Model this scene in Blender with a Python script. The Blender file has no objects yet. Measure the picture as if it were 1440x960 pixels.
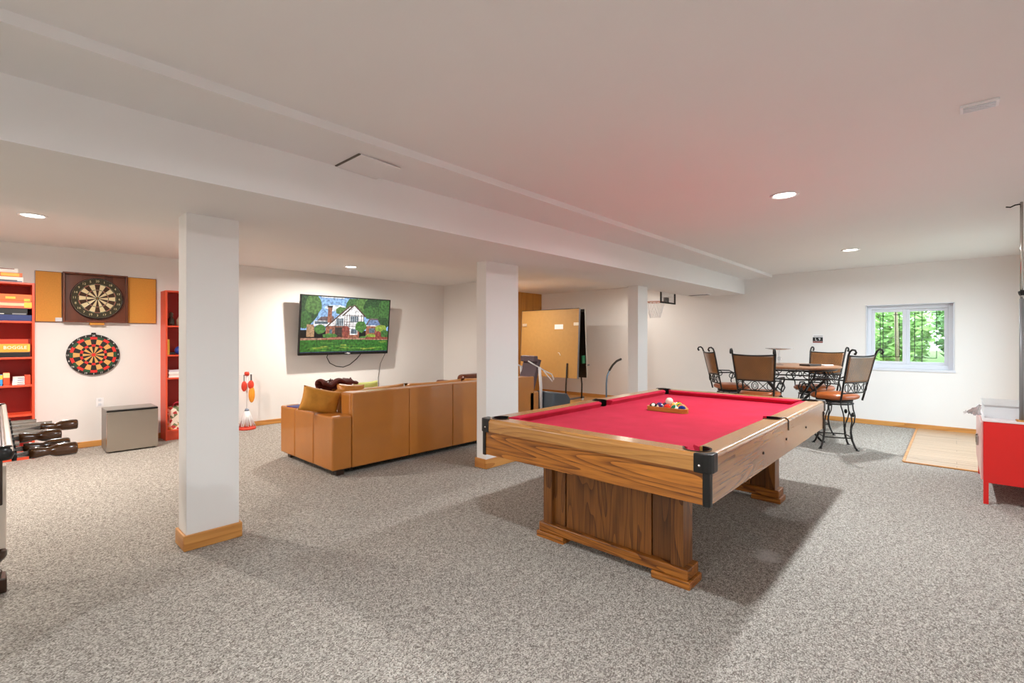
import bpy, bmesh, math, random
from mathutils import Vector, Matrix, Euler
PI = math.pi
random.seed(7)
S = bpy.context.scene
COL = S.collection

# ------------------------------------------------------------------ camera, sky, exposure
cam_d = bpy.data.cameras.new('camera')
cam = bpy.data.objects.new('camera', cam_d); COL.objects.link(cam)
cam.location = (0, 0, 1.32)
cam.rotation_euler = (PI / 2, 0, math.radians(42.756 - 90))
cam_d.sensor_width = 36; cam_d.lens = 36 * 672.8 / 1440
cam_d.shift_y = -5.1 / 1440
cam_d.clip_start = .02
S.camera = cam
S.view_settings.view_transform = 'Standard'
S.view_settings.look = 'None'
S.view_settings.gamma = 1
S.view_settings.use_curve_mapping = False
S.view_settings.exposure = 0.40
S.cycles.diffuse_bounces = 7
S.cycles.max_bounces = 14
S.cycles.sample_clamp_indirect = 6

SKY_STRENGTH = 5
w = bpy.data.worlds.new('sky'); S.world = w; w.use_nodes = True
bg = w.node_tree.nodes['Background']
bg.inputs[0].default_value = (.78, .89, 1, 1)
bg.inputs[1].default_value = SKY_STRENGTH

def portal(loc, rot, sx, sy):
    d = bpy.data.lights.new('daylight_portal', 'AREA'); d.shape = 'RECTANGLE'; d.size = sx; d.size_y = sy
    d.cycles.is_portal = True
    o = bpy.data.objects.new('daylight_portal', d); COL.objects.link(o); o.location = loc; o.rotation_euler = rot
portal((7.62, -.90, 1.05), (PI / 2, 0, 0), 1.9, 2.05)          # glass door in the right wall, facing +Y
portal((9.32, .5, 1.34), (PI / 2, 0, PI / 2), .95, .95)        # far window, facing -X
# each portal's -Z must point into the room
for o in list(COL.objects):
    if o.name.startswith('daylight_portal'):
        o.rotation_euler = Vector((0, 1, 0) if o.location.y < -.5 else (-1, 0, 0)).to_track_quat('-Z', 'Z').to_euler()

LAMP_R, LAMP_L = 54, 64           # watts of the recessed lamps, right and left side
WARM_R, WARM_L = (.90, .965, 1), (1, .93, .84)

# ------------------------------------------------------------------ helpers
def lin(c):
    if isinstance(c, str):
        c = tuple(int(c[i:i + 2], 16) / 255 for i in (0, 2, 4))
    return tuple((x / 12.92 if x <= .04045 else ((x + .055) / 1.055) ** 2.4) for x in c) + (1,)

def new_mat(name):
    m = bpy.data.materials.new(name); m.use_nodes = True
    nt = m.node_tree
    return m, nt, nt.nodes['Principled BSDF'], nt.nodes.new, nt.links.new

def mat(name, col, rough=.5, metal=0, noise=0, scale=30, bump=0, coat=0, spec=.5, trans=0, bscale=None):
    m, nt, b, N, L = new_mat(name)
    c = lin(col)
    b.inputs['Base Color'].default_value = c
    b.inputs['Roughness'].default_value = rough
    b.inputs['Metallic'].default_value = metal
    b.inputs['Coat Weight'].default_value = coat
    b.inputs['Specular IOR Level'].default_value = spec
    b.inputs['Transmission Weight'].default_value = trans
    tc = N('ShaderNodeTexCoord')
    n = N('ShaderNodeTexNoise'); n.inputs['Scale'].default_value = scale; n.inputs['Detail'].default_value = 4
    L(tc.outputs['Object'], n.inputs['Vector'])
    if noise:
        r = N('ShaderNodeMix'); r.data_type = 'RGBA'
        r.inputs[6].default_value = tuple(x * (1 - noise) for x in c[:3]) + (1,)
        r.inputs[7].default_value = tuple(min(1, x * (1 + noise)) for x in c[:3]) + (1,)
        L(n.outputs['Fac'], r.inputs[0]); L(r.outputs[2], b.inputs['Base Color'])
    if bump:
        nb = n
        if bscale:
            nb = N('ShaderNodeTexNoise'); nb.inputs['Scale'].default_value = bscale; L(tc.outputs['Object'], nb.inputs['Vector'])
        bp = N('ShaderNodeBump'); bp.inputs['Strength'].default_value = bump; bp.inputs['Distance'].default_value = .004
        L(nb.outputs['Fac'], bp.inputs['Height']); L(bp.outputs[0], b.inputs['Normal'])
    return m

def wood(name, dark, light, axis='X', scale=5, rings=9, rough=.35, stretch=.10, coat=.15, pores=.5, line=.45):
    """plain-sawn grain: contour lines of a stretched noise field, over fine pores and slow colour drift"""
    m, nt, b, N, L = new_mat(name)
    tc = N('ShaderNodeTexCoord'); mp = N('ShaderNodeMapping')
    v = [1, 1, 1]; v['XYZ'.index(axis)] = stretch; mp.inputs['Scale'].default_value = v
    L(tc.outputs['Object'], mp.inputs[0])
    n = N('ShaderNodeTexNoise'); n.inputs['Scale'].default_value = scale; n.inputs['Detail'].default_value = 1.2; n.inputs['Distortion'].default_value = .3
    L(mp.outputs[0], n.inputs['Vector'])
    mu = N('ShaderNodeMath'); mu.operation = 'MULTIPLY'; mu.inputs[1].default_value = rings
    L(n.outputs['Fac'], mu.inputs[0])
    fr = N('ShaderNodeMath'); fr.operation = 'FRACT'; L(mu.outputs[0], fr.inputs[0])
    pw = N('ShaderNodeMath'); pw.operation = 'POWER'; pw.inputs[1].default_value = 2.2; L(fr.outputs[0], pw.inputs[0])      # slow rise, sharp fall: growth rings
    mp2 = N('ShaderNodeMapping'); v2 = [1, 1, 1]; v2['XYZ'.index(axis)] = .035; mp2.inputs['Scale'].default_value = v2
    L(tc.outputs['Object'], mp2.inputs[0])
    n2 = N('ShaderNodeTexNoise'); n2.inputs['Scale'].default_value = 150; n2.inputs['Detail'].default_value = 3
    L(mp2.outputs[0], n2.inputs['Vector'])
    n3 = N('ShaderNodeTexNoise'); n3.inputs['Scale'].default_value = 2.6; L(mp.outputs[0], n3.inputs['Vector'])
    a1 = N('ShaderNodeMath'); a1.operation = 'MULTIPLY_ADD'; a1.inputs[1].default_value = -line; a1.inputs[2].default_value = .62; L(pw.outputs[0], a1.inputs[0])
    a2 = N('ShaderNodeMath'); a2.operation = 'MULTIPLY_ADD'; a2.inputs[1].default_value = pores
    sb = N('ShaderNodeMath'); sb.operation = 'SUBTRACT'; sb.inputs[1].default_value = .5; L(n2.outputs['Fac'], sb.inputs[0])
    L(sb.outputs[0], a2.inputs[0]); L(a1.outputs[0], a2.inputs[2])
    sc = N('ShaderNodeMath'); sc.operation = 'SUBTRACT'; sc.inputs[1].default_value = .45; L(n3.outputs['Fac'], sc.inputs[0])
    a3 = N('ShaderNodeMath'); a3.operation = 'MULTIPLY_ADD'; a3.inputs[1].default_value = .5; L(sc.outputs[0], a3.inputs[0]); L(a2.outputs[0], a3.inputs[2])
    cr = N('ShaderNodeValToRGB'); cr.color_ramp.elements[0].position = .1; cr.color_ramp.elements[1].position = .8
    cr.color_ramp.elements[0].color = lin(dark); cr.color_ramp.elements[1].color = lin(light)
    L(a3.outputs[0], cr.inputs[0]); L(cr.outputs[0], b.inputs['Base Color'])
    b.inputs['Roughness'].default_value = rough; b.inputs['Coat Weight'].default_value = coat; b.inputs['Coat Roughness'].default_value = .25
    bp = N('ShaderNodeBump'); bp.inputs['Strength'].default_value = .03; bp.inputs['Distance'].default_value = .001
    L(n2.outputs['Fac'], bp.inputs['Height']); L(bp.outputs[0], b.inputs['Normal'])
    return m

def emis(name, col, strength):
    m, nt, b, N, L = new_mat(name)
    b.inputs['Base Color'].default_value = (0, 0, 0, 1)
    b.inputs['Emission Color'].default_value = lin(col); b.inputs['Emission Strength'].default_value = strength
    return m

def prop(o, label=None, cat=None, group=None, kind=None):
    if label: o['label'] = label
    if cat: o['category'] = cat
    if group: o['group'] = group
    if kind: o['kind'] = kind
    return o

def thing(name, label, cat, loc=(0, 0, 0), rz=0, group=None, rot=None):
    o = bpy.data.objects.new(name, None); COL.objects.link(o)
    o.empty_display_size = .1
    o.location = loc; o.rotation_euler = rot or (0, 0, rz)
    return prop(o, label, cat, group)

class MB:
    def __init__(s): s.bm = bmesh.new()
    def verts(s, vs, M=None):
        return [s.bm.verts.new(M @ Vector(v) if M else Vector(v)) for v in vs]
    def box(s, x0, x1, y0, y1, z0, z1, M=None):
        v = s.verts([(x, y, z) for z in (z0, z1) for y in (y0, y1) for x in (x0, x1)], M)
        for f in ((0, 2, 3, 1), (4, 5, 7, 6), (0, 1, 5, 4), (2, 6, 7, 3), (0, 4, 6, 2), (1, 3, 7, 5)):
            s.bm.faces.new([v[i] for i in f])
        return s
    def prism(s, pts, a, b, axis='Z', M=None):
        def P(p, t): return {'Z': (p[0], p[1], t), 'Y': (p[0], t, p[1]), 'X': (t, p[0], p[1])}[axis]
        A = s.verts([P(p, a) for p in pts], M); B = s.verts([P(p, b) for p in pts], M)
        n = len(pts)
        s.bm.faces.new(A[::-1]); s.bm.faces.new(B)
        for i in range(n): s.bm.faces.new((A[i], A[(i + 1) % n], B[(i + 1) % n], B[i]))
        return s
    def loft(s, secs, closed_ends=True):
        R = [s.verts(q) for q in secs]; n = len(R[0])
        for a, b in zip(R, R[1:]):
            for i in range(n): s.bm.faces.new((a[i], a[(i + 1) % n], b[(i + 1) % n], b[i]))
        if closed_ends: s.bm.faces.new(R[0][::-1]); s.bm.faces.new(R[-1])
        return s
    def tube(s, pts, r, seg=8, closed=False):
        pts = [Vector(p) for p in pts]; n = len(pts)
        rs = r if isinstance(r, (list, tuple)) else [r] * n
        ref = None; rings = []
        for i, p in enumerate(pts):
            if closed: t = pts[(i + 1) % n] - pts[i - 1]
            else: t = pts[min(i + 1, n - 1)] - pts[max(i - 1, 0)]
            t.normalize()
            if ref is None:
                ref = t.orthogonal().normalized()
            ref = (ref - t * ref.dot(t)).normalized(); bi = t.cross(ref)
            rings.append([s.bm.verts.new(p + (ref * math.cos(2 * PI * k / seg) + bi * math.sin(2 * PI * k / seg)) * rs[i]) for k in range(seg)])
        pr = list(zip(rings, rings[1:])) + ([(rings[-1], rings[0])] if closed else [])
        for a, b in pr:
            for k in range(seg): s.bm.faces.new((a[k], a[(k + 1) % seg], b[(k + 1) % seg], b[k]))
        if not closed: s.bm.faces.new(rings[0][::-1]); s.bm.faces.new(rings[-1])
        return s
    def lathe(s, prof, M=None, seg=24, a0=0, a1=2 * PI):
        full = abs(a1 - a0 - 2 * PI) < 1e-6
        ns = seg if full else seg + 1
        R = []
        for r, z in prof:
            if r < 1e-6: R.append([s.verts([(0, 0, z)], M)[0]] * ns)
            else: R.append(s.verts([(r * math.cos(a0 + (a1 - a0) * k / seg), r * math.sin(a0 + (a1 - a0) * k / seg), z) for k in range(ns)], M))
        for a, b in zip(R, R[1:]):
            for k in range(seg):
                q = [a[k], a[(k + 1) % ns], b[(k + 1) % ns], b[k]]
                u = []
                for v in q:
                    if v not in u: u.append(v)
                if len(u) > 2: s.bm.faces.new(u)
        return s
    def ball(s, c, r, seg=16, sq=(1, 1, 1)):
        M = Matrix.Translation(c) @ Matrix.Diagonal((r * sq[0], r * sq[1], r * sq[2], 1))
        bmesh.ops.create_uvsphere(s.bm, u_segments=seg, v_segments=seg // 2 + 2, radius=1, matrix=M)
        return s
    def grid(s, f, nu, nv, cu=False):
        V = [[s.bm.verts.new(f(i / nu, j / nv)) for j in range(nv + 1)] for i in range(nu + (0 if cu else 1))]
        for i in range(nu):
            for j in range(nv):
                a, b = V[i], V[(i + 1) % len(V)]
                s.bm.faces.new((a[j], b[j], b[j + 1], a[j + 1]))
        return s
    def pillow(s, M, wx, wy, d, n=12, p=2.2, puff=1):
        for sg in (1, -1):
            def f(u, v):
                a, b = 2 * u - 1, 2 * v - 1
                h = max(0, (1 - abs(a) ** p)) ** .6 * max(0, (1 - abs(b) ** p)) ** .6
                k = 1 - .07 * (1 - a * a) * abs(b) ** 3
                k2 = 1 - .07 * (1 - b * b) * abs(a) ** 3
                wr = .06 * d * math.sin(9 * a + 3 * b) * h
                return M @ Vector((a * wx * k2, b * wy * k, sg * (d * h * puff + wr)))
            s.grid(f, n, n)
        bmesh.ops.remove_doubles(s.bm, verts=s.bm.verts, dist=1e-4)
        return s
    def build(s, name, m, parent=None, smooth=False, bevel=0, seg=2, loc=None, rot=None, sub=0, kind=None):
        bmesh.ops.recalc_face_normals(s.bm, faces=s.bm.faces)
        me = bpy.data.meshes.new(name); s.bm.to_mesh(me); s.bm.free()
        me.materials.append(m)
        if smooth:
            for p in me.polygons: p.use_smooth = True
        o = bpy.data.objects.new(name, me); COL.objects.link(o)
        if parent: o.parent = parent
        if loc: o.location = loc
        if rot: o.rotation_euler = rot
        if bevel:
            b = o.modifiers.new('bevel', 'BEVEL'); b.width = bevel; b.segments = seg; b.limit_method = 'ANGLE'; b.angle_limit = .6
        if sub:
            b = o.modifiers.new('sub', 'SUBSURF'); b.levels = sub; b.render_levels = sub
        if kind: o['kind'] = kind
        return o

def soft(o, ang=.7):
    me = o.data
    for p in me.polygons: p.use_smooth = True
    try: me.set_sharp_from_angle(angle=ang)
    except Exception: pass
    return o

def cut(o, cutters):
    """boolean-cut the mesh object o with MB cutters and bake the result"""
    for mb in cutters:
        c = mb.build('cutter', o.data.materials[0])
        c.parent = o.parent
        md = o.modifiers.new('cut', 'BOOLEAN'); md.object = c; md.operation = 'DIFFERENCE'; md.solver = 'EXACT'
        bpy.context.view_layer.update()
        dg = bpy.context.evaluated_depsgraph_get()
        me = bpy.data.meshes.new_from_object(o.evaluated_get(dg))
        o.modifiers.remove(md); o.data = me
        bpy.data.objects.remove(c)
    return o

def copy_tree(o, parent=None):
    c = o.copy(); COL.objects.link(c)
    if parent: c.parent = parent
    for ch in list(o.children): copy_tree(ch, c)
    return c

def text(body, size, m, parent, loc, rot, name='lettering', sx=1, ext=.0006, align='CENTER'):
    cu = bpy.data.curves.new(name, 'FONT'); cu.body = body; cu.size = size; cu.extrude = ext
    cu.align_x = align; cu.align_y = 'CENTER'; cu.resolution_u = 2
    cu.materials.append(m)
    tmp = bpy.data.objects.new('tmp', cu)
    me = bpy.data.meshes.new_from_object(tmp); me.name = name
    bpy.data.objects.remove(tmp); bpy.data.curves.remove(cu)
    o = bpy.data.objects.new(name, me); COL.objects.link(o)
    o.parent = parent; o.location = loc; o.rotation_euler = rot; o.scale = (sx, 1, 1)
    return o

def rot_to(d, up='Z'):
    return Vector(d).to_track_quat('Z', 'Y').to_matrix().to_4x4()

def arc(c, r, a0, a1, n, plane='XZ', k=1):
    out = []
    for i in range(n + 1):
        a = a0 + (a1 - a0) * i / n; u, v = r * math.cos(a), r * k * math.sin(a)
        out.append({'XZ': (c[0] + u, c[1], c[2] + v), 'YZ': (c[0], c[1] + u, c[2] + v), 'XY': (c[0] + u, c[1] + v, c[2])}[plane])
    return out

# ------------------------------------------------------------------ materials
M = {}
M['wall'] = mat('wall paint', (.905, .895, .885), .75, noise=.015, scale=3, bump=.05, bscale=160)
M['ceil'] = mat('ceiling paint', (.90, .892, .888), .8, noise=.015, scale=2, bump=.05, bscale=120)
M['white'] = mat('white gloss paint', (.93, .93, .94), .4, noise=.01)
M['vinyl'] = mat('white vinyl', (.84, .85, .88), .35, noise=.01)
M['oak'] = wood('oak trim', 'a8682a', 'd69a52', 'X', 7, 5, .4)
M['oakY'] = wood('oak trim across', 'a8682a', 'd69a52', 'Y', 7, 5, .4)
M['plank'] = wood('oak floor plank', '9a7d60', 'bfa284', 'Y', 6, 4, .3, line=.25, pores=.3)
M['plank2'] = wood('amber floor plank', 'b87830', 'dda050', 'X', 6, 4, .3)
M['panelw'] = wood('amber wall panel', 'a8691f', 'c98a35', 'Z', 5, 4, .4)
M['tabY'] = wood('oak laminate along y', '5c2d0b', 'bd762c', 'Y', 6, 16, .33, .10, line=.46, pores=.9)
M['tabX'] = wood('oak laminate along x sheen tinted', '6e4018', 'b97c3e', 'X', 6, 14, .25, .08, coat=1, line=.22, pores=.6)  # same laminate, paler: daylight sheen on the long sides put into the colour
M['tabZ'] = wood('oak laminate upright', '44200a', '9c6228', 'Z', 7, 13, .36, .12, line=.36, pores=.7)
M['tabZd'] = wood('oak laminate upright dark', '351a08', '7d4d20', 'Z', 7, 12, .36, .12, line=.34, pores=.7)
M['railY'] = wood('rail wood along y', '744318', 'be8644', 'Y', 8, 10, .26, .10, coat=.8, line=.3)
M['railX'] = wood('rail wood along x', '744318', 'be8644', 'X', 8, 10, .26, .10, coat=.8, line=.3)
M['blackp'] = mat('black plastic', (.06, .058, .055), .3, noise=.1)
M['black'] = mat('matte black', (.05, .05, .05), .6, noise=.1)
M['iron'] = mat('bronzed iron', (.20, .19, .185), .42, .6, noise=.15, scale=60)
M['chrome'] = mat('polished steel', (.80, .79, .77), .18, 1, noise=.05)
M['rod'] = mat('rod steel', (.84, .82, .79), .2, .8, noise=.04)
M['steel'] = mat('grey steel', (.46, .46, .47), .4, .7, noise=.08)
M['redp'] = mat('red paint', (.85, .30, .18), .42, noise=.05, scale=8)
M['redback'] = mat('red board', (.62, .11, .04), .5, noise=.06, scale=6)
M['redc'] = mat('red metal enamel', (.84, .08, .065), .3, noise=.03, scale=5, coat=.2)
M['cork'] = mat('cork board', (.83, .57, .22), .7, noise=.14, scale=90, bump=.1)
M['maho'] = wood('mahogany', '4a2110', '7a3d20', 'Z', 4, 5, .35)
M['hard'] = mat('hardboard', (.70, .54, .30), .6, noise=.10, scale=14)
M['leather'] = mat('tan leather', (.69, .43, .155), .40, noise=.14, scale=5, bump=.12, bscale=220, coat=.45)
M['leatherd'] = mat('tan leather cushion', (.72, .47, .18), .42, noise=.18, scale=7, bump=.15, bscale=150)
M['brownl'] = mat('brown leather', (.38, .18, .09), .28, noise=.15, scale=9, bump=.1)
M['seat'] = mat('cognac leather', (.66, .34, .15), .3, noise=.12, scale=12, coat=.2)
M['turn'] = wood('turned dark wood', '2c1606', '5b3312', 'X', 9, 4, .2, coat=.5)
M['cream'] = mat('cream laminate', (.86, .80, .74), .3, noise=.06, scale=6)
M['darkw'] = wood('dark brown wood', '1d0f07', '3a2112', 'Z', 7, 4, .3)
M['orangew'] = wood('orange wood', 'b5703a', 'd99a62', 'Y', 6, 4, .35)

def carpet():
    m, nt, b, N, L = new_mat('berber carpet')
    tc = N('ShaderNodeTexCoord'); mp = N('ShaderNodeMapping')
    mp.inputs['Rotation'].default_value = (0, 0, math.radians(20)); mp.inputs['Scale'].default_value = (1, 1.35, 1)
    L(tc.outputs['Object'], mp.inputs[0])
    v = N('ShaderNodeTexVoronoi'); v.inputs['Scale'].default_value = 165; v.inputs['Randomness'].default_value = .5
    L(mp.outputs[0], v.inputs['Vector'])
    sep = N('ShaderNodeSeparateColor'); L(v.outputs['Color'], sep.inputs[0])
    n = N('ShaderNodeTexNoise'); n.inputs['Scale'].default_value = 40; n.inputs['Detail'].default_value = 4; L(tc.outputs['Object'], n.inputs['Vector'])
    ad = N('ShaderNodeMath'); ad.operation = 'MULTIPLY_ADD'; ad.inputs[1].default_value = .5; L(sep.outputs[0], ad.inputs[0])
    a2 = N('ShaderNodeMath'); a2.operation = 'MULTIPLY_ADD'; a2.inputs[1].default_value = .5; a2.inputs[2].default_value = -.06
    L(n.outputs['Fac'], a2.inputs[0]); L(a2.outputs[0], ad.inputs[2])
    # darker between the loops
    d = N('ShaderNodeMapRange'); d.inputs['From Min'].default_value = .2; d.inputs['From Max'].default_value = .62; d.inputs['To Min'].default_value = .06; d.inputs['To Max'].default_value = -.18
    L(v.outputs['Distance'], d.inputs[0])
    a3 = N('ShaderNodeMath'); a3.operation = 'ADD'; L(ad.outputs[0], a3.inputs[0]); L(d.outputs[0], a3.inputs[1])
    cr = N('ShaderNodeValToRGB'); e = cr.color_ramp.elements
    e[0].position = .08; e[0].color = lin((.43, .40, .375)); e[1].position = .9; e[1].color = lin((.91, .89, .86))
    x = e.new(.5); x.color = lin((.735, .71, .675))
    L(a3.outputs[0], cr.inputs[0])
    # an old pale stain beside the billiard table
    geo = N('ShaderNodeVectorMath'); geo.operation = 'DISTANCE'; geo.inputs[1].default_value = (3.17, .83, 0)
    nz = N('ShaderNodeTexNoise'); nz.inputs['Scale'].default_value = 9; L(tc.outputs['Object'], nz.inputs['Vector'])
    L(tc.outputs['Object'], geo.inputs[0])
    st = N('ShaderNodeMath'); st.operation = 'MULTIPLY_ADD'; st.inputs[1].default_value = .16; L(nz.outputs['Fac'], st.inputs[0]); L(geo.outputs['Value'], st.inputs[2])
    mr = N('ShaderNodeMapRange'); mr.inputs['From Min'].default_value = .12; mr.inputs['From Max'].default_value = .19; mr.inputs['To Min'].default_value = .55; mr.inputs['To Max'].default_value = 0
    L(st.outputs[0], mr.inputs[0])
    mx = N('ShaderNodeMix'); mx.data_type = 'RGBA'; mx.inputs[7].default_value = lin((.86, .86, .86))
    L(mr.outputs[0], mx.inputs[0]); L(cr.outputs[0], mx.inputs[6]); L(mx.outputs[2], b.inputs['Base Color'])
    b.inputs['Roughness'].default_value = .95; b.inputs['Specular IOR Level'].default_value = .1
    bp = N('ShaderNodeBump'); bp.invert = True; bp.inputs['Strength'].default_value = .7; bp.inputs['Distance'].default_value = .006
    L(v.outputs['Distance'], bp.inputs['Height']); L(bp.outputs[0], b.inputs['Normal'])
    return m
M['carpet'] = carpet()

def felt():
    m, nt, b, N, L = new_mat('red cloth')
    tc = N('ShaderNodeTexCoord'); n = N('ShaderNodeTexNoise'); n.inputs['Scale'].default_value = 6; n.inputs['Detail'].default_value = 6
    L(tc.outputs['Object'], n.inputs['Vector'])
    cr = N('ShaderNodeValToRGB'); e = cr.color_ramp.elements
    e[0].position = .3; e[0].color = lin('a8142e'); e[1].position = .75; e[1].color = lin('b81e3c')
    L(n.outputs['Fac'], cr.inputs[0]); L(cr.outputs[0], b.inputs['Base Color'])
    b.inputs['Roughness'].default_value = .9; b.inputs['Specular IOR Level'].default_value = .15
    b.inputs['Sheen Weight'].default_value = .25; b.inputs['Sheen Tint'].default_value = lin('ff7088')
    return m
M['felt'] = felt()

def glassmat(name, tint=(1, 1, 1), refl=.12):
    m, nt, b, N, L = new_mat(name)
    nt.nodes.remove(b)
    t = N('ShaderNodeBsdfTransparent'); t.inputs[0].default_value = tint + (1,)
    g = N('ShaderNodeBsdfGlossy'); g.inputs['Roughness'].default_value = .02
    mx = N('ShaderNodeMixShader'); lw = N('ShaderNodeLayerWeight'); lw.inputs[0].default_value = .5
    pw = N('ShaderNodeMath'); pw.operation = 'POWER'; pw.inputs[1].default_value = 3; L(lw.outputs['Facing'], pw.inputs[0])
    ml = N('ShaderNodeMath'); ml.operation = 'MULTIPLY_ADD'; ml.inputs[1].default_value = .6; ml.inputs[2].default_value = refl * .4; ml.use_clamp = True; L(pw.outputs[0], ml.inputs[0])
    L(ml.outputs[0], mx.inputs[0]); L(t.outputs[0], mx.inputs[1]); L(g.outputs[0], mx.inputs[2])
    L(mx.outputs[0], nt.nodes['Material Output'].inputs[0])
    return m
M['glass'] = glassmat('window glass', (.95, .98, .96))
M['clear'] = glassmat('clear plastic', (.93, .94, .95), .12)

def weave():
    m, nt, b, N, L = new_mat('woven rattan')
    tc = N('ShaderNodeTexCoord')
    ck = N('ShaderNodeTexChecker'); ck.inputs['Scale'].default_value = 90; ck.inputs[1].default_value = lin('6b4020'); ck.inputs[2].default_value = lin('a8713a')
    L(tc.outputs['Object'], ck.inputs[0])
    n = N('ShaderNodeTexNoise'); n.inputs['Scale'].default_value = 7; L(tc.outputs['Object'], n.inputs['Vector'])
    mx = N('ShaderNodeMix'); mx.data_type = 'RGBA'; mx.blend_type = 'MULTIPLY'; mx.inputs[0].default_value = .6
    L(ck.outputs[0], mx.inputs[6]); L(n.outputs['Fac'], mx.inputs[7]); L(mx.outputs[2], b.inputs['Base Color'])
    b.inputs['Roughness'].default_value = .36; b.inputs['Coat Weight'].default_value = 1; b.inputs['Coat Roughness'].default_value = .22
    bp = N('ShaderNodeBump'); bp.inputs['Strength'].default_value = .3; bp.inputs['Distance'].default_value = .003
    L(ck.outputs[1], bp.inputs['Height']); L(bp.outputs[0], b.inputs['Normal'])
    return m
M['weave'] = weave()

# ------------------------------------------------------------------ the room
XW, YL, YR, XB = 9.104, 7.69, -.68, -4.0
HR, HL = 2.406, 2.385
def struct(name, mb, m, label, cat, parent=None, **k):
    o = mb.build(name, m, parent, **k)
    return prop(o, label, cat, kind='structure')

struct('floor', MB().box(XB - .2, XW + .2, YR - .2, YL + .2, -.12, 0), M['carpet'], 'taupe loop pile carpet covering the whole basement floor', 'floor')
struct('ceiling', MB().box(XB - .2, XW + .2, YR - .2, 2.76, HR, HR + .15), M['ceil'], 'white ceiling above the billiard table and window', 'ceiling')
struct('ceiling', MB().box(XB - .2, XW + .2, 2.76, YL + .2, HL, HL + .15), M['ceil'], 'white ceiling above the tan sofa and television side', 'ceiling')
struct('ceiling_soffit', MB().box(XB, XW, 2.305, 2.76, 2.362, HR), M['ceil'], 'shallow dropped strip of ceiling running beside the deep beam', 'ceiling')
struct('beam', MB().prism([(XB, 2.75), (XW, 2.75), (XW, 3.64), (3.9, 3.64), (3.9, 4.11), (XB, 4.11)], 2.098, HL + .02), M['ceil'], 'deep white boxed beam carried by three white columns', 'beam')
struct('wall_left', MB().box(XB - .2, XW + .2, YL, YL + .15, 0, HR + .1), M['wall'], 'white wall behind the television and dartboards', 'wall')
struct('wall_back', MB().box(XB - .15, XB, YR - .1, YL + .1, 0, HR + .1), M['wall'], 'white wall behind the photographer', 'wall')
# far wall with window opening Y 0..1.0, z .85...1.82
wy0, wy1, wz0, wz1 = -.002, 1.002, .85, 1.82
far = MB()
far.box(XW, XW + .2, YR - .1, wy0, 0, HR + .1).box(XW, XW + .2, wy1, YL + .1, 0, HR + .1).box(XW, XW + .2, wy0, wy1, 0, wz0).box(XW, XW + .2, wy0, wy1, wz1, HR + .1)
struct('wall_far', far, M['wall'], 'white end wall with the small basement window', 'wall')
rw = MB()
doors = [(6.66, 8.58)]
xs = [XB - .1, 6.66, 8.58, XW + .1]
for a, b_ in ((0, 1), (2, 3)): rw.box(xs[a], xs[b_], YR - .15, YR, 0, HR + .1)
for a, b_ in doors: rw.box(a, b_, YR - .15, YR, 2.08, HR + .1)
struct('wall_right', rw, M['wall'], 'white wall with a sliding glass door along the right side of the room', 'wall')
struct('wall_return', MB().box(6.25, 6.45, 6.25, YL, 0, HL), M['wall'], 'short white return wall at the end of the television wall', 'wall')
struct('wall_alcove', MB().box(6.45, XW, 7.43, 7.5, 0, HL), M['panelw'], 'amber wood panelled side wall of the far alcove', 'wall')
# glazed doors (right wall)
for i, (a, b_) in enumerate(doors):
    d = thing('door_%d' % (i + 1), 'sliding glass door in the right wall by the wood landing', 'door', (a, YR - .08, 0)); d['kind'] = 'structure'
    W = b_ - a
    MB().box(0, .06, -.04, .04, 0, 2.08).box(W - .06, W, -.04, .04, 0, 2.08).box(.06, W - .06, -.04, .04, 2.02, 2.08).box(.06, W - .06, -.04, .04, 0, .05).box(W / 2 - .04, W / 2 + .04, -.03, .03, .05, 2.02).build('door_frame', M['vinyl'], d, bevel=.004)
    MB().box(.06, W / 2 - .04, -.005, .005, .05, 2.02).build('pane', M['glass'], d)
    MB().box(W / 2 + .04, W - .06, -.005, .005, .05, 2.02).build('pane', M['glass'], d)
    MB().box(W / 2 + .0, W / 2 + .03, .03, .06, .95, 1.15).build('handle', M['steel'], d, bevel=.004)
# columns
def column(x0, x1, y0, y1, label):
    c = struct('column', MB().box(x0, x1, y0, y1, 0, 2.099), M['wall'], label, 'column', bevel=.004)
    t, hh = .016, .098
    for nm, bx, m in (('plinth_board', (x0 - t, x1 + t, y0 - t, y0), M['oak']), ('plinth_board', (x0 - t, x0, y0, y1 + t), M['oakY']), ('plinth_board', (x1, x1 + t, y0, y1 + t), M['oakY']), ('plinth_board', (x0, x1, y1, y1 + t), M['oak'])):
        MB().box(*bx, 0, hh).build(nm, m, c, bevel=.006)
    return c
column(.806, 1.105, 3.495, 3.672, 'white square column nearest the camera with an oak plinth')
column(3.36, 3.845, 3.462, 3.60, 'middle white column behind the near corner of the billiard table')
column(6.50, 6.80, 3.455, 3.625, 'farthest white column behind the billiard table')
# baseboards
def bb(name, label, bx, m): struct(name, MB().box(*bx, 0, .072), m, label, 'baseboard', bevel=.006)
bb('baseboard_far', 'oak baseboard along the white end wall under the window', (XW - .014, XW, -.68, 4.2), M['oakY'])
bb('baseboard_alcove', 'oak baseboard along the end wall of the alcove', (XW - .014, XW, 4.2, 7.43), M['oakY'])
bb('baseboard_left', 'oak baseboard along the wall under the television', (XB, 6.25, YL - .014, YL), M['oak'])
bb('baseboard_return', 'oak baseboard on the short return wall', (6.236, 6.25, 6.25, YL - .014), M['oakY'])
bb('baseboard_right', 'oak baseboard along the right wall by the red cabinet', (XB, 6.66, YR, YR + .014), M['oak'])
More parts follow.
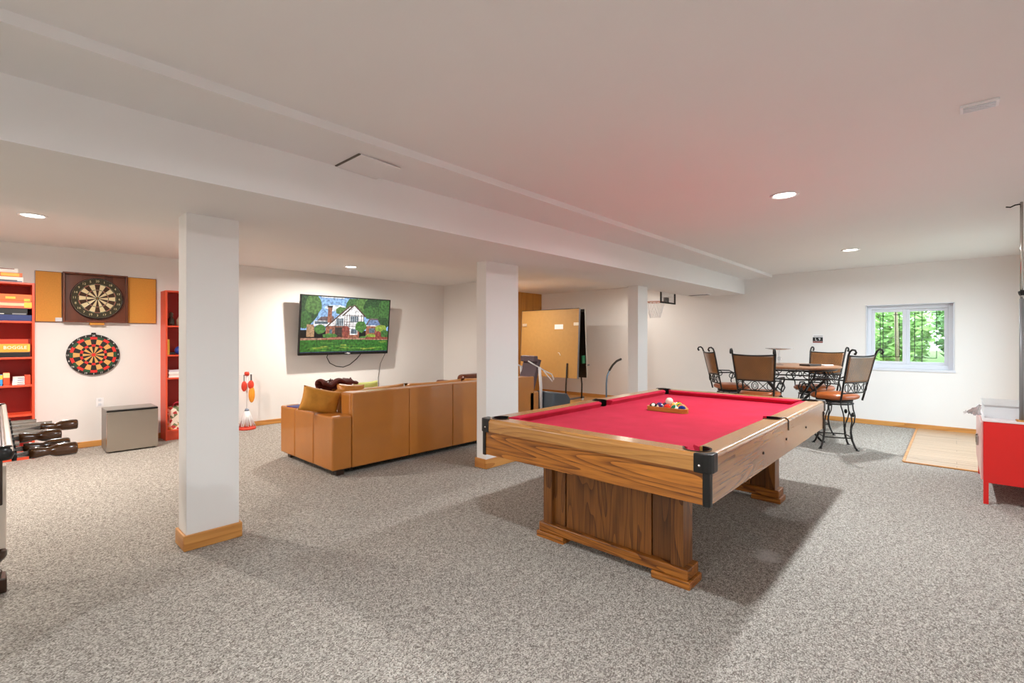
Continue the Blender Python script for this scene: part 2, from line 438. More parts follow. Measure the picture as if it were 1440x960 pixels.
# wood landing by the glass door, plank by plank
def planks(name, label, x0, x1, y0, y1, pw, m, along):
    o = struct(name, MB().box(x0, x1, y0, y1, .0005, .003), M['black'], label, 'floor')
    n = round(((x1 - x0) if along == 'Y' else (y1 - y0)) / pw); cache = {}
    for i in range(n):
        segs = random.choice([(0, .45, 1), (0, .62, 1), (0, .33, 1)])
        for a, b_ in zip(segs, segs[1:]):
            if along == 'Y': bx = (x0 + i * pw + .0015, x0 + (i + 1) * pw - .0015, y0 + (y1 - y0) * a + .001, y0 + (y1 - y0) * b_ - .001)
            else: bx = (x0 + (x1 - x0) * a + .001, x0 + (x1 - x0) * b_ - .001, y0 + i * pw + .0015, y0 + (i + 1) * pw - .0015)
            MB().box(*bx, .003, .009 + random.random() * .0006).build('plank', m, o)
planks('floor_landing', 'light oak plank landing under the window by the red cabinet', 6.58, XW - .014, YR, .385, .105, M['plank'], 'Y')
planks('floor_alcove', 'amber plank floor of the alcove under the folded table', 7.0, XW - .014, 4.6, 7.43, .13, M['plank2'], 'X')
struct('trim_1', MB().box(6.545, 6.58, YR, .40, 0, .012).box(6.58, XW - .014, .385, .41, 0, .012), M['oakY'], 'oak edging strip around the plank landing', 'trim', bevel=.003)

# far window
win = thing('window_1', 'small white two pane basement window with thin black grilles', 'window', (XW, 0, wz0)); win['kind'] = 'structure'
WW, WH = 1.0, .97
MB().box(.0, .19, -.004, .012, -.004, WH).box(.0, .19, WW - .012, WW + .004, -.004, WH).box(.0, .19, 0, WW, WH - .012, WH).box(-.012, .19, -.015, WW + .015, -.02, .012).build('reveal_lining', M['vinyl'], win)
MB().box(.10, .17, .012, .0615, .012, WH - .012).box(.10, .17, WW - .0615, WW - .012, .012, WH - .012).box(.101, .169, .0615, WW - .0615, .012, .0745).box(.101, .169, .0615, WW - .0615, WH - .0695, WH - .012).build('window_frame', M['vinyl'], win, bevel=.004)
for k, (a, b_, xo) in enumerate(((.525, .938, .115), (.062, .525, .135))):      # left sash in view has the larger Y
    s = MB().box(xo, xo + .03, a, a + .045, .075, WH - .07).box(xo, xo + .03, b_ - .04, b_, .075, WH - .07).box(xo + .001, xo + .029, a + .045, b_ - .04, .075, .115).box(xo + .001, xo + .029, a + .045, b_ - .04, WH - .11, WH - .07).build('sash', M['vinyl'], win, bevel=.003)
    MB().box(xo + .012, xo + .018, a + .045, b_ - .04, .115, WH - .11).build('pane', M['glass'], s)
    g = MB(); bx0, bx1 = xo + .021, xo + .027
    def bar(y0, z0, y1, z1, t=.0045):
        g.box(bx0, bx1, min(y0, y1) - t, max(y0, y1) + t, min(z0, z1) - t, max(z0, z1) + t)
    def gy(px): return WW - (px - 135) / 1005 * WW
    def gz(py): return WH - (py - 135) / 745 * WH
    if k == 0:
        for px, t0, t1 in ((300, 278, 740), (335, 200, 785), (485, 205, 740), (530, 250, 740)): bar(gy(px), gz(t0), gy(px), gz(t1))
        bar(gy(250), gz(262), gy(350), gz(262)); bar(gy(250), gz(278), gy(300), gz(278)); bar(gy(455), gz(250), gy(530), gz(250)); bar(gy(300), gz(740), gy(530), gz(740))
    else:
        for px, t0, t1 in ((705, 237, 745), (790, 195, 788), (950, 190, 745)): bar(gy(px), gz(t0), gy(px), gz(t1))
        bar(gy(705), gz(237), gy(995), gz(237)); bar(gy(705), gz(745), gy(950), gz(745)); bar(gy(950), gz(258), gy(995), gz(258))
    g.build('grille', M['black'], s)

# outside: bank, shrubs and trees beyond the far window
M['grass'] = mat('grass', (.36, .50, .20), .9, noise=.35, scale=20)
M['patio'] = mat('pale paving', (.70, .69, .66), .9, noise=.1, scale=4)
struct('ground', MB().box(XW + .2, 30, -8, 20, .4, .72), M['grass'], 'grassy bank outside the basement window', 'ground')
struct('ground', MB().box(-20, 25, -25, YR - .15, -.3, -.05), M['patio'], 'pale paved ground outside the glass doors', 'ground')
def leaf_mat(name, a, b_):
    m, nt, b, N, L = new_mat(name)
    tc = N('ShaderNodeTexCoord'); n = N('ShaderNodeTexNoise'); n.inputs['Scale'].default_value = 5
    L(tc.outputs['Object'], n.inputs['Vector'])
    cr = N('ShaderNodeValToRGB'); cr.color_ramp.elements[0].color = lin(a); cr.color_ramp.elements[1].color = lin(b_)
    cr.color_ramp.elements[0].position = .35; cr.color_ramp.elements[1].position = .65
    L(n.outputs['Fac'], cr.inputs[0]); L(cr.outputs[0], b.inputs['Base Color'])
    b.inputs['Roughness'].default_value = .55
    return m
lm = [leaf_mat('pale leaves', '6f9c4a', 'a9cf78'), leaf_mat('deep leaves', '4a7a42', '86b56a')]
barkm = mat('pale bark', (.62, .55, .47), .9, noise=.25, scale=25)
def foliage(name, label, loc, rx, ry, rz, zc, n, m, trunk=None, seed=1):
    rnd = random.Random(seed)
    t = thing(name, label, 'tree' if 'tree' in name else 'shrub', loc, group=None)
    vs, fs = [], []
    for i in range(n):
        while True:
            p = Vector((rnd.uniform(-1, 1), rnd.uniform(-1, 1), rnd.uniform(-1, 1)))
            if .25 < p.length < 1: break
        p = Vector((p.x * rx, p.y * ry, p.z * rz + zc))
        a = rnd.uniform(0, 6.28); u = Vector((math.cos(a), math.sin(a), rnd.uniform(-.7, .7))).normalized(); v = u.orthogonal().normalized()
        v = (v + Vector((rnd.uniform(-.6, .6), rnd.uniform(-.6, .6), 0))).normalized()
        l, wd = rnd.uniform(.07, .13), rnd.uniform(.03, .05)
        k = len(vs)
        vs += [p - u * l, p + v * wd, p + u * l, p - v * wd]; fs.append((k, k + 1, k + 2, k + 3))
    me = bpy.data.meshes.new('leaves'); me.from_pydata(vs, [], fs); me.materials.append(m)
    o = bpy.data.objects.new('leaves', me); COL.objects.link(o); o.parent = t; o['kind'] = 'stuff'
    tr = trunk or .04
    MB().tube([(0, 0, 0), (.05, .03, zc * .6), (-.05, .05, zc + rz * .6)], [tr, tr * .8, tr * .4], 8).build('trunk', barkm, t, smooth=True)
foliage('garden_shrub', 'pale green leafy shrub behind the left window pane', (12.7, .95, .70), .55, .62, .8, .66, 1300, lm[0], seed=1)
foliage('garden_shrub', 'darker green leafy shrub behind the right window pane', (12.7, -.42, .70), .7, .72, 1.0, .86, 1900, lm[1], seed=2)
foliage('garden_tree', 'slim pale trunked tree behind the left window pane', (11.5, .78, .70), .5, .45, .42, 1.75, 330, lm[0], trunk=.035, seed=3)
foliage('garden_tree', 'broad leafy tree farthest away behind the right window pane', (16.0, -1.2, .70), 1.8, 1.5, 1.5, 1.4, 2600, lm[1], trunk=.1, seed=4)
foliage('garden_tree', 'broad leafy tree farthest away behind the left window pane', (19.5, 1.9, .70), 1.7, 1.8, 1.3, 1.1, 2600, lm[0], trunk=.1, seed=5)

# ------------------------------------------------------------------ ceiling things
M['lens'] = emis('lamp lens', (1, .98, .94), 14)
def downlight(x, y, z, watts, colour, label):
    t = thing('recessed_light', label, 'lamp', (x, y, z), group=None)
    MB().lathe([(.072, -.001), (.098, -.001), (.098, -.007), (.088, -.010), (.074, -.004), (.072, -.001)], seg=32).build('trim_ring', M['white'], t, smooth=True)
    MB().lathe([(0, -.003), (.072, -.003), (.072, -.001), (0, -.001)], seg=32).build('lens', M['lens'], t)
    d = bpy.data.lights.new('bulb', 'AREA'); d.shape = 'DISK'; d.size = .11; d.energy = watts; d.color = colour
    d.spread = math.radians(170)
    o = bpy.data.objects.new('bulb', d); COL.objects.link(o); o.parent = t; o.location = (0, 0, -.013)
downlight(4.076, .949, HR, LAMP_R * .84, WARM_R, 'bright round recessed light over the billiard table')
downlight(7.162, .94, HR, LAMP_R * .75, WARM_R, 'round recessed light over the bar table by the window')
downlight(1.0, .95, HR, LAMP_R * .55, WARM_R, 'round recessed light overhead just ahead of the camera')
downlight(-2.1, .95, HR, LAMP_R, WARM_R, 'round recessed light behind the camera')
downlight(.225, 5.88, HL, LAMP_L, WARM_L, 'round recessed light in front of the dartboards')
downlight(3.62, 6.63, HL, LAMP_L * .8, WARM_L, 'round recessed light above the television')
downlight(-2.9, 5.6, HL, LAMP_L, WARM_L, 'round recessed light out of view beyond the foosball table')
downlight(6.9, 6.6, HL, LAMP_L * .4, WARM_L, 'round recessed light hidden behind the middle column over the alcove')
downlight(8.2, 4.6, HL, LAMP_L * .18, WARM_L, 'added round light hidden behind the beam to brighten the alcove wall')  # lamp added out of view to lift the alcove's end wall

v = thing('ceiling_register', 'small white louvred register on the ceiling right of the lights', 'vent', (3.115, -.085, HR))
MB().box(-.045, .045, -.066, .066, -.012, 0).build('frame', M['white'], v, bevel=.003)
for i in range(4): MB().box(-.034 + i * .019, -.024 + i * .019, -.055, .055, -.016, -.011).build('slat', M['vinyl'], v)
v = thing('beam_register', 'white louvred register in the underside of the beam', 'vent', (8.57, 3.36, 2.098))
MB().box(-.08, .08, -.19, .19, -.012, 0).build('frame', M['white'], v, bevel=.003)
for i in range(6): MB().box(-.062 + i * .023, -.052 + i * .023, -.17, .17, -.016, -.011).build('slat', M['steel'], v)
v = thing('access_hatch', 'loose white access panel in the soffit beside the beam', 'hatch', (1.54, 2.605, 2.36))
MB().box(-.133, .133, -.139, .139, -.012, -.004).build('panel', M['ceil'], v, bevel=.002, rot=(0, math.radians(2.4), 0))
MB().box(-.145, -.133, -.14, .14, -.004, .001).build('gap_shade_strip', mat('gap shadow', (.42, .38, .34), .8), v)  # shade of the hatch gap painted as a brown-grey strip

# ------------------------------------------------------------------ billiard table
pt = thing('billiard_table', 'oak billiard table with red cloth and black corners', 'table', (3.4215, 1.5215, 0))
L_, W_ = 1.2835, .7355
zt, zb = .80, .757
def cyl_cut(x, y, r, z0=.6, z1=.9): return MB().lathe([(0, z0), (r, z0), (r, z1), (0, z1)], Matrix.Translation((x, y, 0)), 32)
pockets = [(sx * (L_ - .10), sy * (W_ - .10), .062, math.atan2(sy, sx)) for sx in (-1, 1) for sy in (-1, 1)] + [(0, sy * (W_ - .085), .057, sy * PI / 2) for sy in (-1, 1)]
# aprons
ai = .013
for sx in (-1, 1):
    x = sx * (L_ - ai)
    MB().box(min(x, x - sx * .025), max(x, x - sx * .025), -W_ + ai + .008, W_ - ai - .008, .57, .725).build('apron', M['tabY'], pt, bevel=.002)
for sy in (-1, 1):
    y = sy * (W_ - ai)
    ap = MB().box(-L_ + ai + .025, L_ - ai - .025, min(y, y - sy * .025), max(y, y - sy * .025), .57, .725).build('apron', M['tabX'], pt, bevel=.002)
    for x in (-.45, .06, .62):
        MB().lathe([(0, 0), (.009, 0), (.008, .004), (0, .005)], Matrix.Translation((x, y, .665)) @ Matrix.Rotation(sy * -PI / 2, 4, 'X'), 12).build('bolt', M['blackp'], ap, smooth=True)
# rails
def rail(poly, m, cuts):
    o = MB().prism(poly, .722, zt).build('rail', m, pt)
    cut(o, [cyl_cut(px, py, r) for px, py, r, a in cuts])
    at = o.data.attributes.new('bevel_weight_edge', 'FLOAT', 'EDGE')
    for e in o.data.edges:
        a, c = (o.data.vertices[i].co for i in e.vertices)
        top = a.z > zt - .001 and c.z > zt - .001
        out = (abs(abs(a.x) - L_) < .001 and abs(abs(c.x) - L_) < .001) or (abs(abs(a.y) - W_) < .001 and abs(abs(c.y) - W_) < .001)
        at.data[e.index].value = 1.0 if top and out else 0.0
    b = o.modifiers.new('bevel', 'BEVEL'); b.width = .02; b.segments = 4; b.limit_method = 'WEIGHT'
    return soft(o, .5)
rwd = .112
for sx in (-1, 1):
    kk = .036
    rail([(sx * L_, -W_ + kk), (sx * L_, W_ - kk), (sx * (L_ - kk), W_ - kk), (sx * (L_ - rwd), W_ - rwd), (sx * (L_ - rwd), -W_ + rwd), (sx * (L_ - kk), -W_ + kk)], M['railY'], [p for p in pockets if p[0] * sx > .5])
for sy in (-1, 1):
    for sx in (-1, 1):
        rail([(sx * (L_ - kk), sy * W_), (sx * .001, sy * W_), (sx * .001, sy * (W_ - rwd)), (sx * (L_ - rwd), sy * (W_ - rwd)), (sx * (L_ - kk), sy * (W_ - kk))], M['railX'], [p for p in pockets if p[1] * sy > .3 and p[0] * sx > -.01])
# bed
bed = MB().box(-L_ + .09, L_ - .09, -W_ + .09, W_ - .09, .735, zb).build('playing_bed', M['felt'], pt)
cut(bed, [cyl_cut(p[0], p[1], p[2]) for p in pockets])
MB().box(-L_ + .05, L_ - .05, -W_ + .05, W_ - .05, .60, .63).build('underside_board', M['darkw'], pt)
# cushions
def cushion(axis, sgn, half, a0, a1, e0, e1):
    prof = [(half - rwd, zt - .001), (half - .155, zt - .004), (half - .160, zt - .012), (half - .142, zb), (half - rwd, zb)]
    ins = [0, 1, 1.05, .8, 0]
    secs = []
    for a, e in ((a0, e0), (a1, -e1)):
        sec = []
        for (d, z), k in zip(prof, ins):
            t = a + e * k
            sec.append((sgn * d, t, z) if axis == 'Y' else (t, sgn * d, z))
        secs.append(sec)
    return MB().loft(secs).build('cushion', M['felt'], pt)
for sgn in (-1, 1):
    cushion('Y', sgn, L_, -(W_ - .152), W_ - .152, .045, .045)
    cushion('X', sgn, W_, -(L_ - .152), -.062, .045, .02)
    cushion('X', sgn, W_, .062, L_ - .152, .02, .045)
# pockets
for px, py, r, a in pockets:
    T = Matrix.Translation((px, py, 0))
    mb = MB().lathe([(0, .64), (r, .645), (r, .756), (r + .004, .756), (r + .004, .640), (0, .636)], T, 28)
    half = math.radians(132)
    mb.lathe([(r - .004, .75), (r - .004, zt + .003), (r + .003, zt + .004), (r + .004, .75), (r - .004, .75)], T, 22, a - half, a + half)
    mb.build('pocket', M['blackp'], pt, smooth=False)
# side pocket straps
for sy in (-1, 1):
    y0 = sy * (W_ - .085 + .057)
    MB().tube([(.03, y0 - sy * .02, zt + .001), (.045, y0, zt + .002), (.05, sy * (W_ - .012), zt + .001), (.05, sy * (W_ + .001), zt - .012), (.05, sy * (W_ + .001), .725)], .0045, 6).build('pocket_strap', M['blackp'], pt, smooth=True)
# corner caps and posts
for sx in (-1, 1):
    for sy in (-1, 1):
        e = .004
        pl = [(-e, .03), (-e + .006, .012), (.012, -e + .006), (.03, -e), (.078, -e), (.078, .022), (.052, .040), (.040, .052), (.022, .078), (-e, .078)]
        P = [(sx * (L_ - p[0]), sy * (W_ - p[1])) for p in pl]
        c = MB().prism(P, .716, zt + .003).build('corner_cap', M['blackp'], pt, bevel=.006, seg=3)
        MB().ball((sx * (L_ + .003), sy * (W_ - .05), .75), .007, 10).build('stud', M['chrome'], c, smooth=True)
        q = [(0.0, .022), (.003, .008), (.008, .003), (.022, 0.0), (.034, .0), (.034, .034), (0, .034)]
        MB().prism([(sx * (L_ - .006 - p[0]), sy * (W_ - .006 - p[1])) for p in q], .566, .718).build('corner_post', M['blackp'], pt, bevel=.003)
# pedestals
for cx in (-.884, .884):
    p = bpy.data.objects.new('pedestal', None); COL.objects.link(p); p.parent = pt; p.location = (cx, .008, 0)
    for sy in (-1, 1):
        y1, y0 = .5185, .30
        MB().box(-.0825, .0825, min(sy * y0, sy * y1), max(sy * y0, sy * y1), 0, .042).build('foot', M['tabY'], p, bevel=.006)
        MB().box(-.062, .062, min(sy * .405, sy * .475), max(sy * .405, sy * .475), .10, .602).build('end_board', M['tabZ'], p, bevel=.003)
    MB().box(-.074, .074, -.505, .505, .042, .102).build('plinth', M['tabY'], p, bevel=.008)
    for sx in (-1, 1):
        MB().box(min(sx * .016, sx * .044), max(sx * .016, sx * .044), -.285, .30, .102, .602).build('centre_panel', M['tabZ'], p, bevel=.003)
        MB().box(min(sx * .010, sx * .036), max(sx * .010, sx * .036), .315, .405, .102, .602).build('side_panel', M['tabZ'], p, bevel=.003)
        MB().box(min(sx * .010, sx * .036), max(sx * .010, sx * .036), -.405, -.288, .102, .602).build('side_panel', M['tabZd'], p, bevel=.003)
    MB().box(-.008, .008, -.405, .405, .102, .602).build('core_board', M['darkw'], p)

# triangle rack and balls
rk = thing('ball_rack', 'wooden triangle rack of balls on the red cloth', 'rack', (3.465, 1.612, zb))
br = .0286; dx = br * math.sqrt(3); y_half = .1785
def tri(o):
    # outline of triangle offset outward by o around ball centres: base at x=0 side
    pts = []
    A = [(br, 4 * br), (br, -4 * br), (br + 4 * dx, 0)]
    for k, c in enumerate(A):
        base = [math.radians(120), math.radians(180 + 0), math.radians(-60)][k]
        st = {0: 60, 1: 180, 2: -60}[k]
        for j in range(6):
            a = math.radians(st + 120 * j / 5)
            pts.append((c[0] + o * math.cos(a), c[1] + o * math.sin(a)))
    return pts
outer, inner = tri(br + .019), tri(br + .003)
mb = MB()
n = len(outer)
for z0, z1 in ((0.001, .034),):
    a = mb.verts([(p[0], p[1], z0) for p in outer]); b_ = mb.verts([(p[0], p[1], z1) for p in outer])
    c = mb.verts([(p[0], p[1], z0) for p in inner]); d = mb.verts([(p[0], p[1], z1) for p in inner])
    for i in range(n):
        j = (i + 1) % n
        for q in ((a[i], a[j], b_[j], b_[i]), (c[j], c[i], d[i], d[j]), (b_[i], b_[j], d[j], d[i]), (a[j], a[i], c[i], c[j])): mb.bm.faces.new(q)
M['rackw'] = wood('rack wood', '9a5c1c', 'cf8d3c', 'Y', 14, 4, .3)
mb.build('triangle_frame', M['rackw'], rk, bevel=.002)
def ballmat(name, colr, stripe):
    m, nt, b, N, L = new_mat(name)
    b.inputs['Roughness'].default_value = .08
    if not stripe:
        b.inputs['Base Color'].default_value = lin(colr); lo = .82
    tc = N('ShaderNodeTexCoord'); sp = N('ShaderNodeSeparateXYZ'); L(tc.outputs['Object'], sp.inputs[0])
    # number disc on +Z pole, stripe around it
    mr = N('ShaderNodeMath'); mr.operation = 'GREATER_THAN'; mr.inputs[1].default_value = br * .88
    L(sp.outputs['Z'], mr.inputs[0])
    mx = N('ShaderNodeMix'); mx.data_type = 'RGBA'; mx.inputs[7].default_value = lin('f2ead8')
    L(mr.outputs[0], mx.inputs[0])
    if stripe:
        ab = N('ShaderNodeMath'); ab.operation = 'ABSOLUTE'; L(sp.outputs['X'], ab.inputs[0])
        lt = N('ShaderNodeMath'); lt.operation = 'LESS_THAN'; lt.inputs[1].default_value = br * .55; L(ab.outputs[0], lt.inputs[0])
        m2 = N('ShaderNodeMix'); m2.data_type = 'RGBA'; m2.inputs[6].default_value = lin('f2ead8'); m2.inputs[7].default_value = lin(colr)
        L(lt.outputs[0], m2.inputs[0]); L(m2.outputs[2], mx.inputs[6])
    else:
        mx.inputs[6].default_value = lin(colr)
    L(mx.outputs[2], b.inputs['Base Color'])
    return m
hexs = {'yellow': 'e3b51e', 'blue': '1c2a6e', 'red': 'd9301f', 'purple': '3c2560', 'orange': 'e8812a', 'green': '1f6b4a', 'maroon': '6b1a1c', 'black': '141414'}
rows = [[('black', 0), ('purple', 1), ('red', 0), ('green', 1), ('blue', 0)], [('purple', 0), ('blue', 1), ('orange', 0), ('orange', 1)], [('maroon', 0), ('yellow', 1), ('green', 0)], [('red', 1), ('yellow', 0)], [('maroon', 1)]]
for i, r in enumerate(rows):
    for j, (cn, st) in enumerate(r):
        o = MB().ball((0, 0, 0), br, 24).build('billiard_ball', ballmat('%s ball %d' % (cn, st), hexs[cn], st), smooth=True)
        o.location = (3.465 + br + i * dx, 1.612 + (len(r) - 1) * br - j * 2 * br, zb + br)
        o.rotation_euler = (.3, -.9, 0) if cn == 'black' else (random.uniform(1.7, 2.6), random.uniform(-.4, .4), random.uniform(0, 6))
        prop(o, '%s %s billiard ball inside the wooden triangle' % ('striped' if st else 'solid', cn) , 'ball', 'racked billiard balls')
o = MB().ball((0, 0, 0), br, 24).build('cue_ball', mat('ivory ball', (.93, .89, .80), .08), smooth=True)
o.location = (3.465 + br + dx * .68, 1.612 - .0 - br * 0, zb + br * 2.62)
prop(o, 'ivory cue ball resting on top of the racked balls', 'ball')

# ------------------------------------------------------------------ tan sofa
sf = thing('sofa', 'long tan leather sofa seen from behind', 'sofa', (2.154, 4.29, 0))
SW, SD = 3.136, 1.2
def lb(x0, x1, y0, y1, z0, z1, name='panel', bev=.02, m='leather', parent=sf, seg=4):
    return soft(MB().box(x0, x1, y0, y1, z0, z1).build(name, M[m], parent, bevel=bev, seg=seg))
# left arm with three side panels, right arm
for ax in (0, 2.845):
    for y0, y1 in ((0.0, .398), (.402, .832), (.836, SD)):
        lb(ax, ax + .2, y0, y1, .06, .572, 'arm_panel', .018)
# back: outer panels
for x0, x1 in ((.203, .866), (.869, 1.47), (1.473, 2.08), (2.083, 2.94)):
    lb(x0, x1, .0, .04, .06, .785, 'back_panel', .012)
lb(.203, 2.94, .035, .24, .30, .78, 'backrest', .03)
lb(.203, 2.85, .24, SD - .05, .10, .27, 'seat_base', .02)
for k in range(3):
    x0 = .21 + k * .88
    lb(x0, x0 + .874, .30, SD - .01, .27, .44, 'seat_cushion', .045)
    Mx = Matrix.Translation((x0 + .43, .36, .60)) @ Matrix.Rotation(math.radians(74), 4, 'X')
    MB().pillow(Mx, .44, .20, .12, 14, 4).build('back_cushion', M['leatherd'], sf, smooth=True)
for x in (.06, 2.90):
    for y in (.04, SD - .12):
        MB().box(x, x + .08, y, y + .08, 0, .062).build('foot', M['darkw'], sf, bevel=.006)
MB().box(.05, 3.0, .05, SD - .05, .045, .07).build('dust_cover', M['black'], sf)
# loose things on the sofa
def P3(c, rx=0, ry=0, rz=0): return Matrix.Translation(c) @ Euler((rx, ry, rz)).to_matrix().to_4x4()
M['gold'] = mat('gold fabric', (.74, .50, .14), .75, noise=.15, scale=30, bump=.2)
M['throw'] = mat('maroon throw', (.36, .13, .09), .9, noise=.5, scale=30, bump=.5)
M['lime'] = mat('lime fabric', (.86, .90, .52), .8, noise=.1)
o = MB().pillow(Matrix.Identity(4), .185, .125, .07, 14, 2.6).build('throw_pillow', M['gold'], smooth=True)
o.matrix_world = P3((2.215, 4.66, .690), math.radians(76), math.radians(14), math.radians(-22)); prop(o, 'pointed gold throw pillow leaning over the sofa arm', 'pillow')
o = MB().pillow(Matrix.Identity(4), .15, .135, .09, 14, 3).build('throw_pillow', M['leatherd'], smooth=True)
o.matrix_world = P3((2.56, 4.69, .70), math.radians(74), math.radians(6), math.radians(-8)); prop(o, 'puffy tan leather pillow at the left end of the sofa back', 'pillow')
mb = MB()
def thr(u, v):
    x = .42 * u; a = v * 3.6 - .9
    return Vector((x, .05 * math.cos(a) * 1.5 + .01 * math.sin(17 * x), .045 * math.sin(a) + .018 * math.sin(23 * x + v * 3) + .012 * math.sin(41 * x)))
mb.grid(thr, 26, 10)
o = mb.build('folded_throw', M['throw'], smooth=True); o.location = (2.33, 4.92, .80); o.rotation_euler = (0, 0, .04)
md = o.modifiers.new('thick', 'SOLIDIFY'); md.thickness = .02
fr = MB()
for i in range(26):
    x = i / 25 * .42
    fr.tube([(x, .05, .03), (x + random.uniform(-.01, .01), .07, .055 + random.uniform(-.01, .02)), (x + .005, .10, .03 + random.uniform(-.02, .02))], .006, 5)
f = fr.build('fringe', M['throw'], o, kind='stuff')
prop(o, 'maroon fringed throw bunched behind the tan pillows', 'throw')
o = MB().pillow(Matrix.Identity(4), .17, .15, .06, 10, 3).build('throw_pillow', M['lime'], smooth=True)
o.matrix_world = P3((2.92, 4.97, .672), math.radians(75), 0, .1); prop(o, 'pale lime pillow peeking over the sofa back', 'pillow')
mg = thing('magazine', 'blue magazine lying on the sofa arm', 'magazine', (2.262, 5.23, .573), .2)
MB().box(-.085, .085, -.12, .12, 0, .006).build('cover', mat('blue print', (.14, .16, .50), .3, noise=.4, scale=25), mg)
MB().box(-.083, .087, -.118, .122, .0008, .0055).build('pages', M['white'], mg)

# brown armchair beyond the sofa
ac = thing('armchair', 'dark brown leather armchair top showing beyond the sofa', 'armchair', (5.42, 6.12, 0))
def ab(*a, n='panel', bev=.05): soft(MB().box(*a).build(n, M['brownl'], ac, bevel=bev, seg=5))
ab(0, .78, 0, .22, .10, .69, n='backrest', bev=.07); ab(0, .18, .2, .8, .08, .56, n='armrest'); ab(.60, .78, .2, .8, .08, .56, n='armrest'); ab(.17, .61, .2, .78, .10, .42, n='seat_cushion')
for x in (.05, .67):
    for y in (.06, .68): MB().box(x, x + .06, y, y + .06, 0, .10).build('leg', M['darkw'], ac)

# ------------------------------------------------------------------ left wall: bookcase and games
def bookcase(name, label, x0, x1, yf, top, shelves, kick):
    t = thing(name, label, 'bookcase', (x0, yf, 0)); w_ = x1 - x0; d = YL - .004 - yf
    for a in (0, w_ - .02): MB().box(a, a + .02, 0, d, 0, top).build('side_panel', M['redp'], t, bevel=.0015)
    MB().box(.02, w_ - .02, d - .008, d, 0, top).build('back_panel', M['redback'], t)
    MB().box(.02, w_ - .02, 0, d - .008, top - .02, top).build('top_board', M['redp'], t, bevel=.0015)
    for z in shelves: MB().box(.02, w_ - .02, .004, d - .008, z - .02, z).build('shelf', M['redp'], t, bevel=.0015)
    MB().box(.02, w_ - .02, .02, .036, 0, kick - .02).build('kick_board', M['redp'], t)
    return t
BXL = (-.52, .298)
bookcase('bookcase', 'tall red bookcase of board games left of the dartboards', BXL[0], BXL[1], 7.38, 1.917, (1.502, 1.112, .81, .492, .09), .09)
bookcase('bookcase', 'narrow red bookcase half hidden behind the near column', 1.486, 1.92, 7.408, 1.93, (1.478, 1.10, .805, .131), .131)

def pm(col, rough=.45, n=.12, sc=18): return mat('print ' + str(col), col, rough, noise=n, scale=sc)
MWt, MYl, MRd, MBk, MOr = pm((.93, .92, .90)), pm((.93, .75, .25)), pm((.83, .20, .14)), pm((.07, .07, .08)), pm((.90, .45, .20))
MGr = pm((.5, .5, .52)); MBl = pm((.14, .20, .42))
def gamebox(name, label, x0, x1, y0, y1, z0, z1, m, bands=(), txt=None, tm=None, tsize=.03, tx=0):
    """board-game box; bands are printed strips (x0,x1,z0,z1 fractions, material) on its front"""
    t = thing(name, label, 'box', ((x0 + x1) / 2, y0, z0), group='boxes and books of the tall red bookcase')
    W, H, D = x1 - x0, z1 - z0, y1 - y0
    MB().box(-W / 2 + .003, W / 2 - .003, .003, D, 0, H * .5).build('tray', m, t)
    MB().box(-W / 2, W / 2, 0, D, H * .12, H).build('lid', m, t, bevel=.0015)
    for a, b_, c, d, bm_ in bands:
        MB().box(-W / 2 + a * W, -W / 2 + b_ * W, -.0006, .0004, c * H, d * H).build('label_band', bm_, t)
    if txt: text(txt, tsize, tm or MWt, t, (tx, -.0012, H * .55), (PI / 2, 0, 0), sx=1)
    return t
g0, g1 = -.22, .28
# on top of the bookcase
gamebox('game_box', 'white game box at the bottom of the stack atop the red bookcase', -.25, .213, 7.42, 7.66, 1.917, 1.975, MWt, [(.0, .9, .2, .45, MGr), (.55, .98, .1, .3, pm((.45, .5, .62)))])
gamebox('game_box', 'orange game box in the middle of the stack atop the red bookcase', -.25, .205, 7.42, 7.66, 1.976, 2.020, MOr, [(.65, .95, .15, .85, MYl), (.1, .6, .4, .8, MRd)])
gamebox('game_box', 'white game box on the very top of the bookcase stack', -.25, .175, 7.43, 7.66, 2.021, 2.066, MWt, [(.2, .93, .75, .98, pm((.55, .35, .32)))])
# first shelf
gamebox('game_box', 'blue game box lowest on the upper shelf of the tall bookcase', g0, .277, 7.41, 7.66, 1.503, 1.567, MBl, [(.0, .4, .15, .75, pm((.85, .65, .55))), (.42, .5, .2, .85, MWt)])
gamebox('game_box', 'black game box with white lettering on the upper shelf', g0, .245, 7.42, 7.66, 1.568, 1.638, MBk, [(.75, .98, .05, .25, MGr), (.0, .62, .1, .2, MWt)], 'NARY', MWt, .055, -.085)
gamebox('game_box', 'salmon game box with cream lettering panel on the upper shelf', g0, .277, 7.405, 7.66, 1.640, 1.712, pm((.90, .40, .30)), [(.45, .88, .35, .75, pm((.95, .75, .6))), (.88, 1, .1, .9, MYl)])
gamebox('game_box', 'orange red game box uppermost on the upper shelf', g0, .277, 7.41, 7.66, 1.713, 1.790, pm((.92, .42, .14)), [(.6, .75, .35, .65, MYl), (.88, .97, .05, .4, pm((.70, .74, .2))), (.05, .4, .4, .7, pm((.95, .6, .25)))])
# second shelf
gamebox('game_box', 'flat black game box lowest on the second shelf', g0, .265, 7.41, 7.66, 1.112, 1.165, MBk)
gamebox('game_box', 'orange word game box on the second shelf', -.07, .262, 7.405, 7.60, 1.167, 1.255, pm((.93, .62, .22)), [(.0, .08, 0, 1, MRd), (.95, 1, .1, .9, pm((.95, .75, .3)))], 'BOGGLE', MWt, .046, .055)
gamebox('game_box', 'plain red orange game box behind the word game', g0, .255, 7.605, 7.675, 1.166, 1.305, pm((.90, .30, .16)))
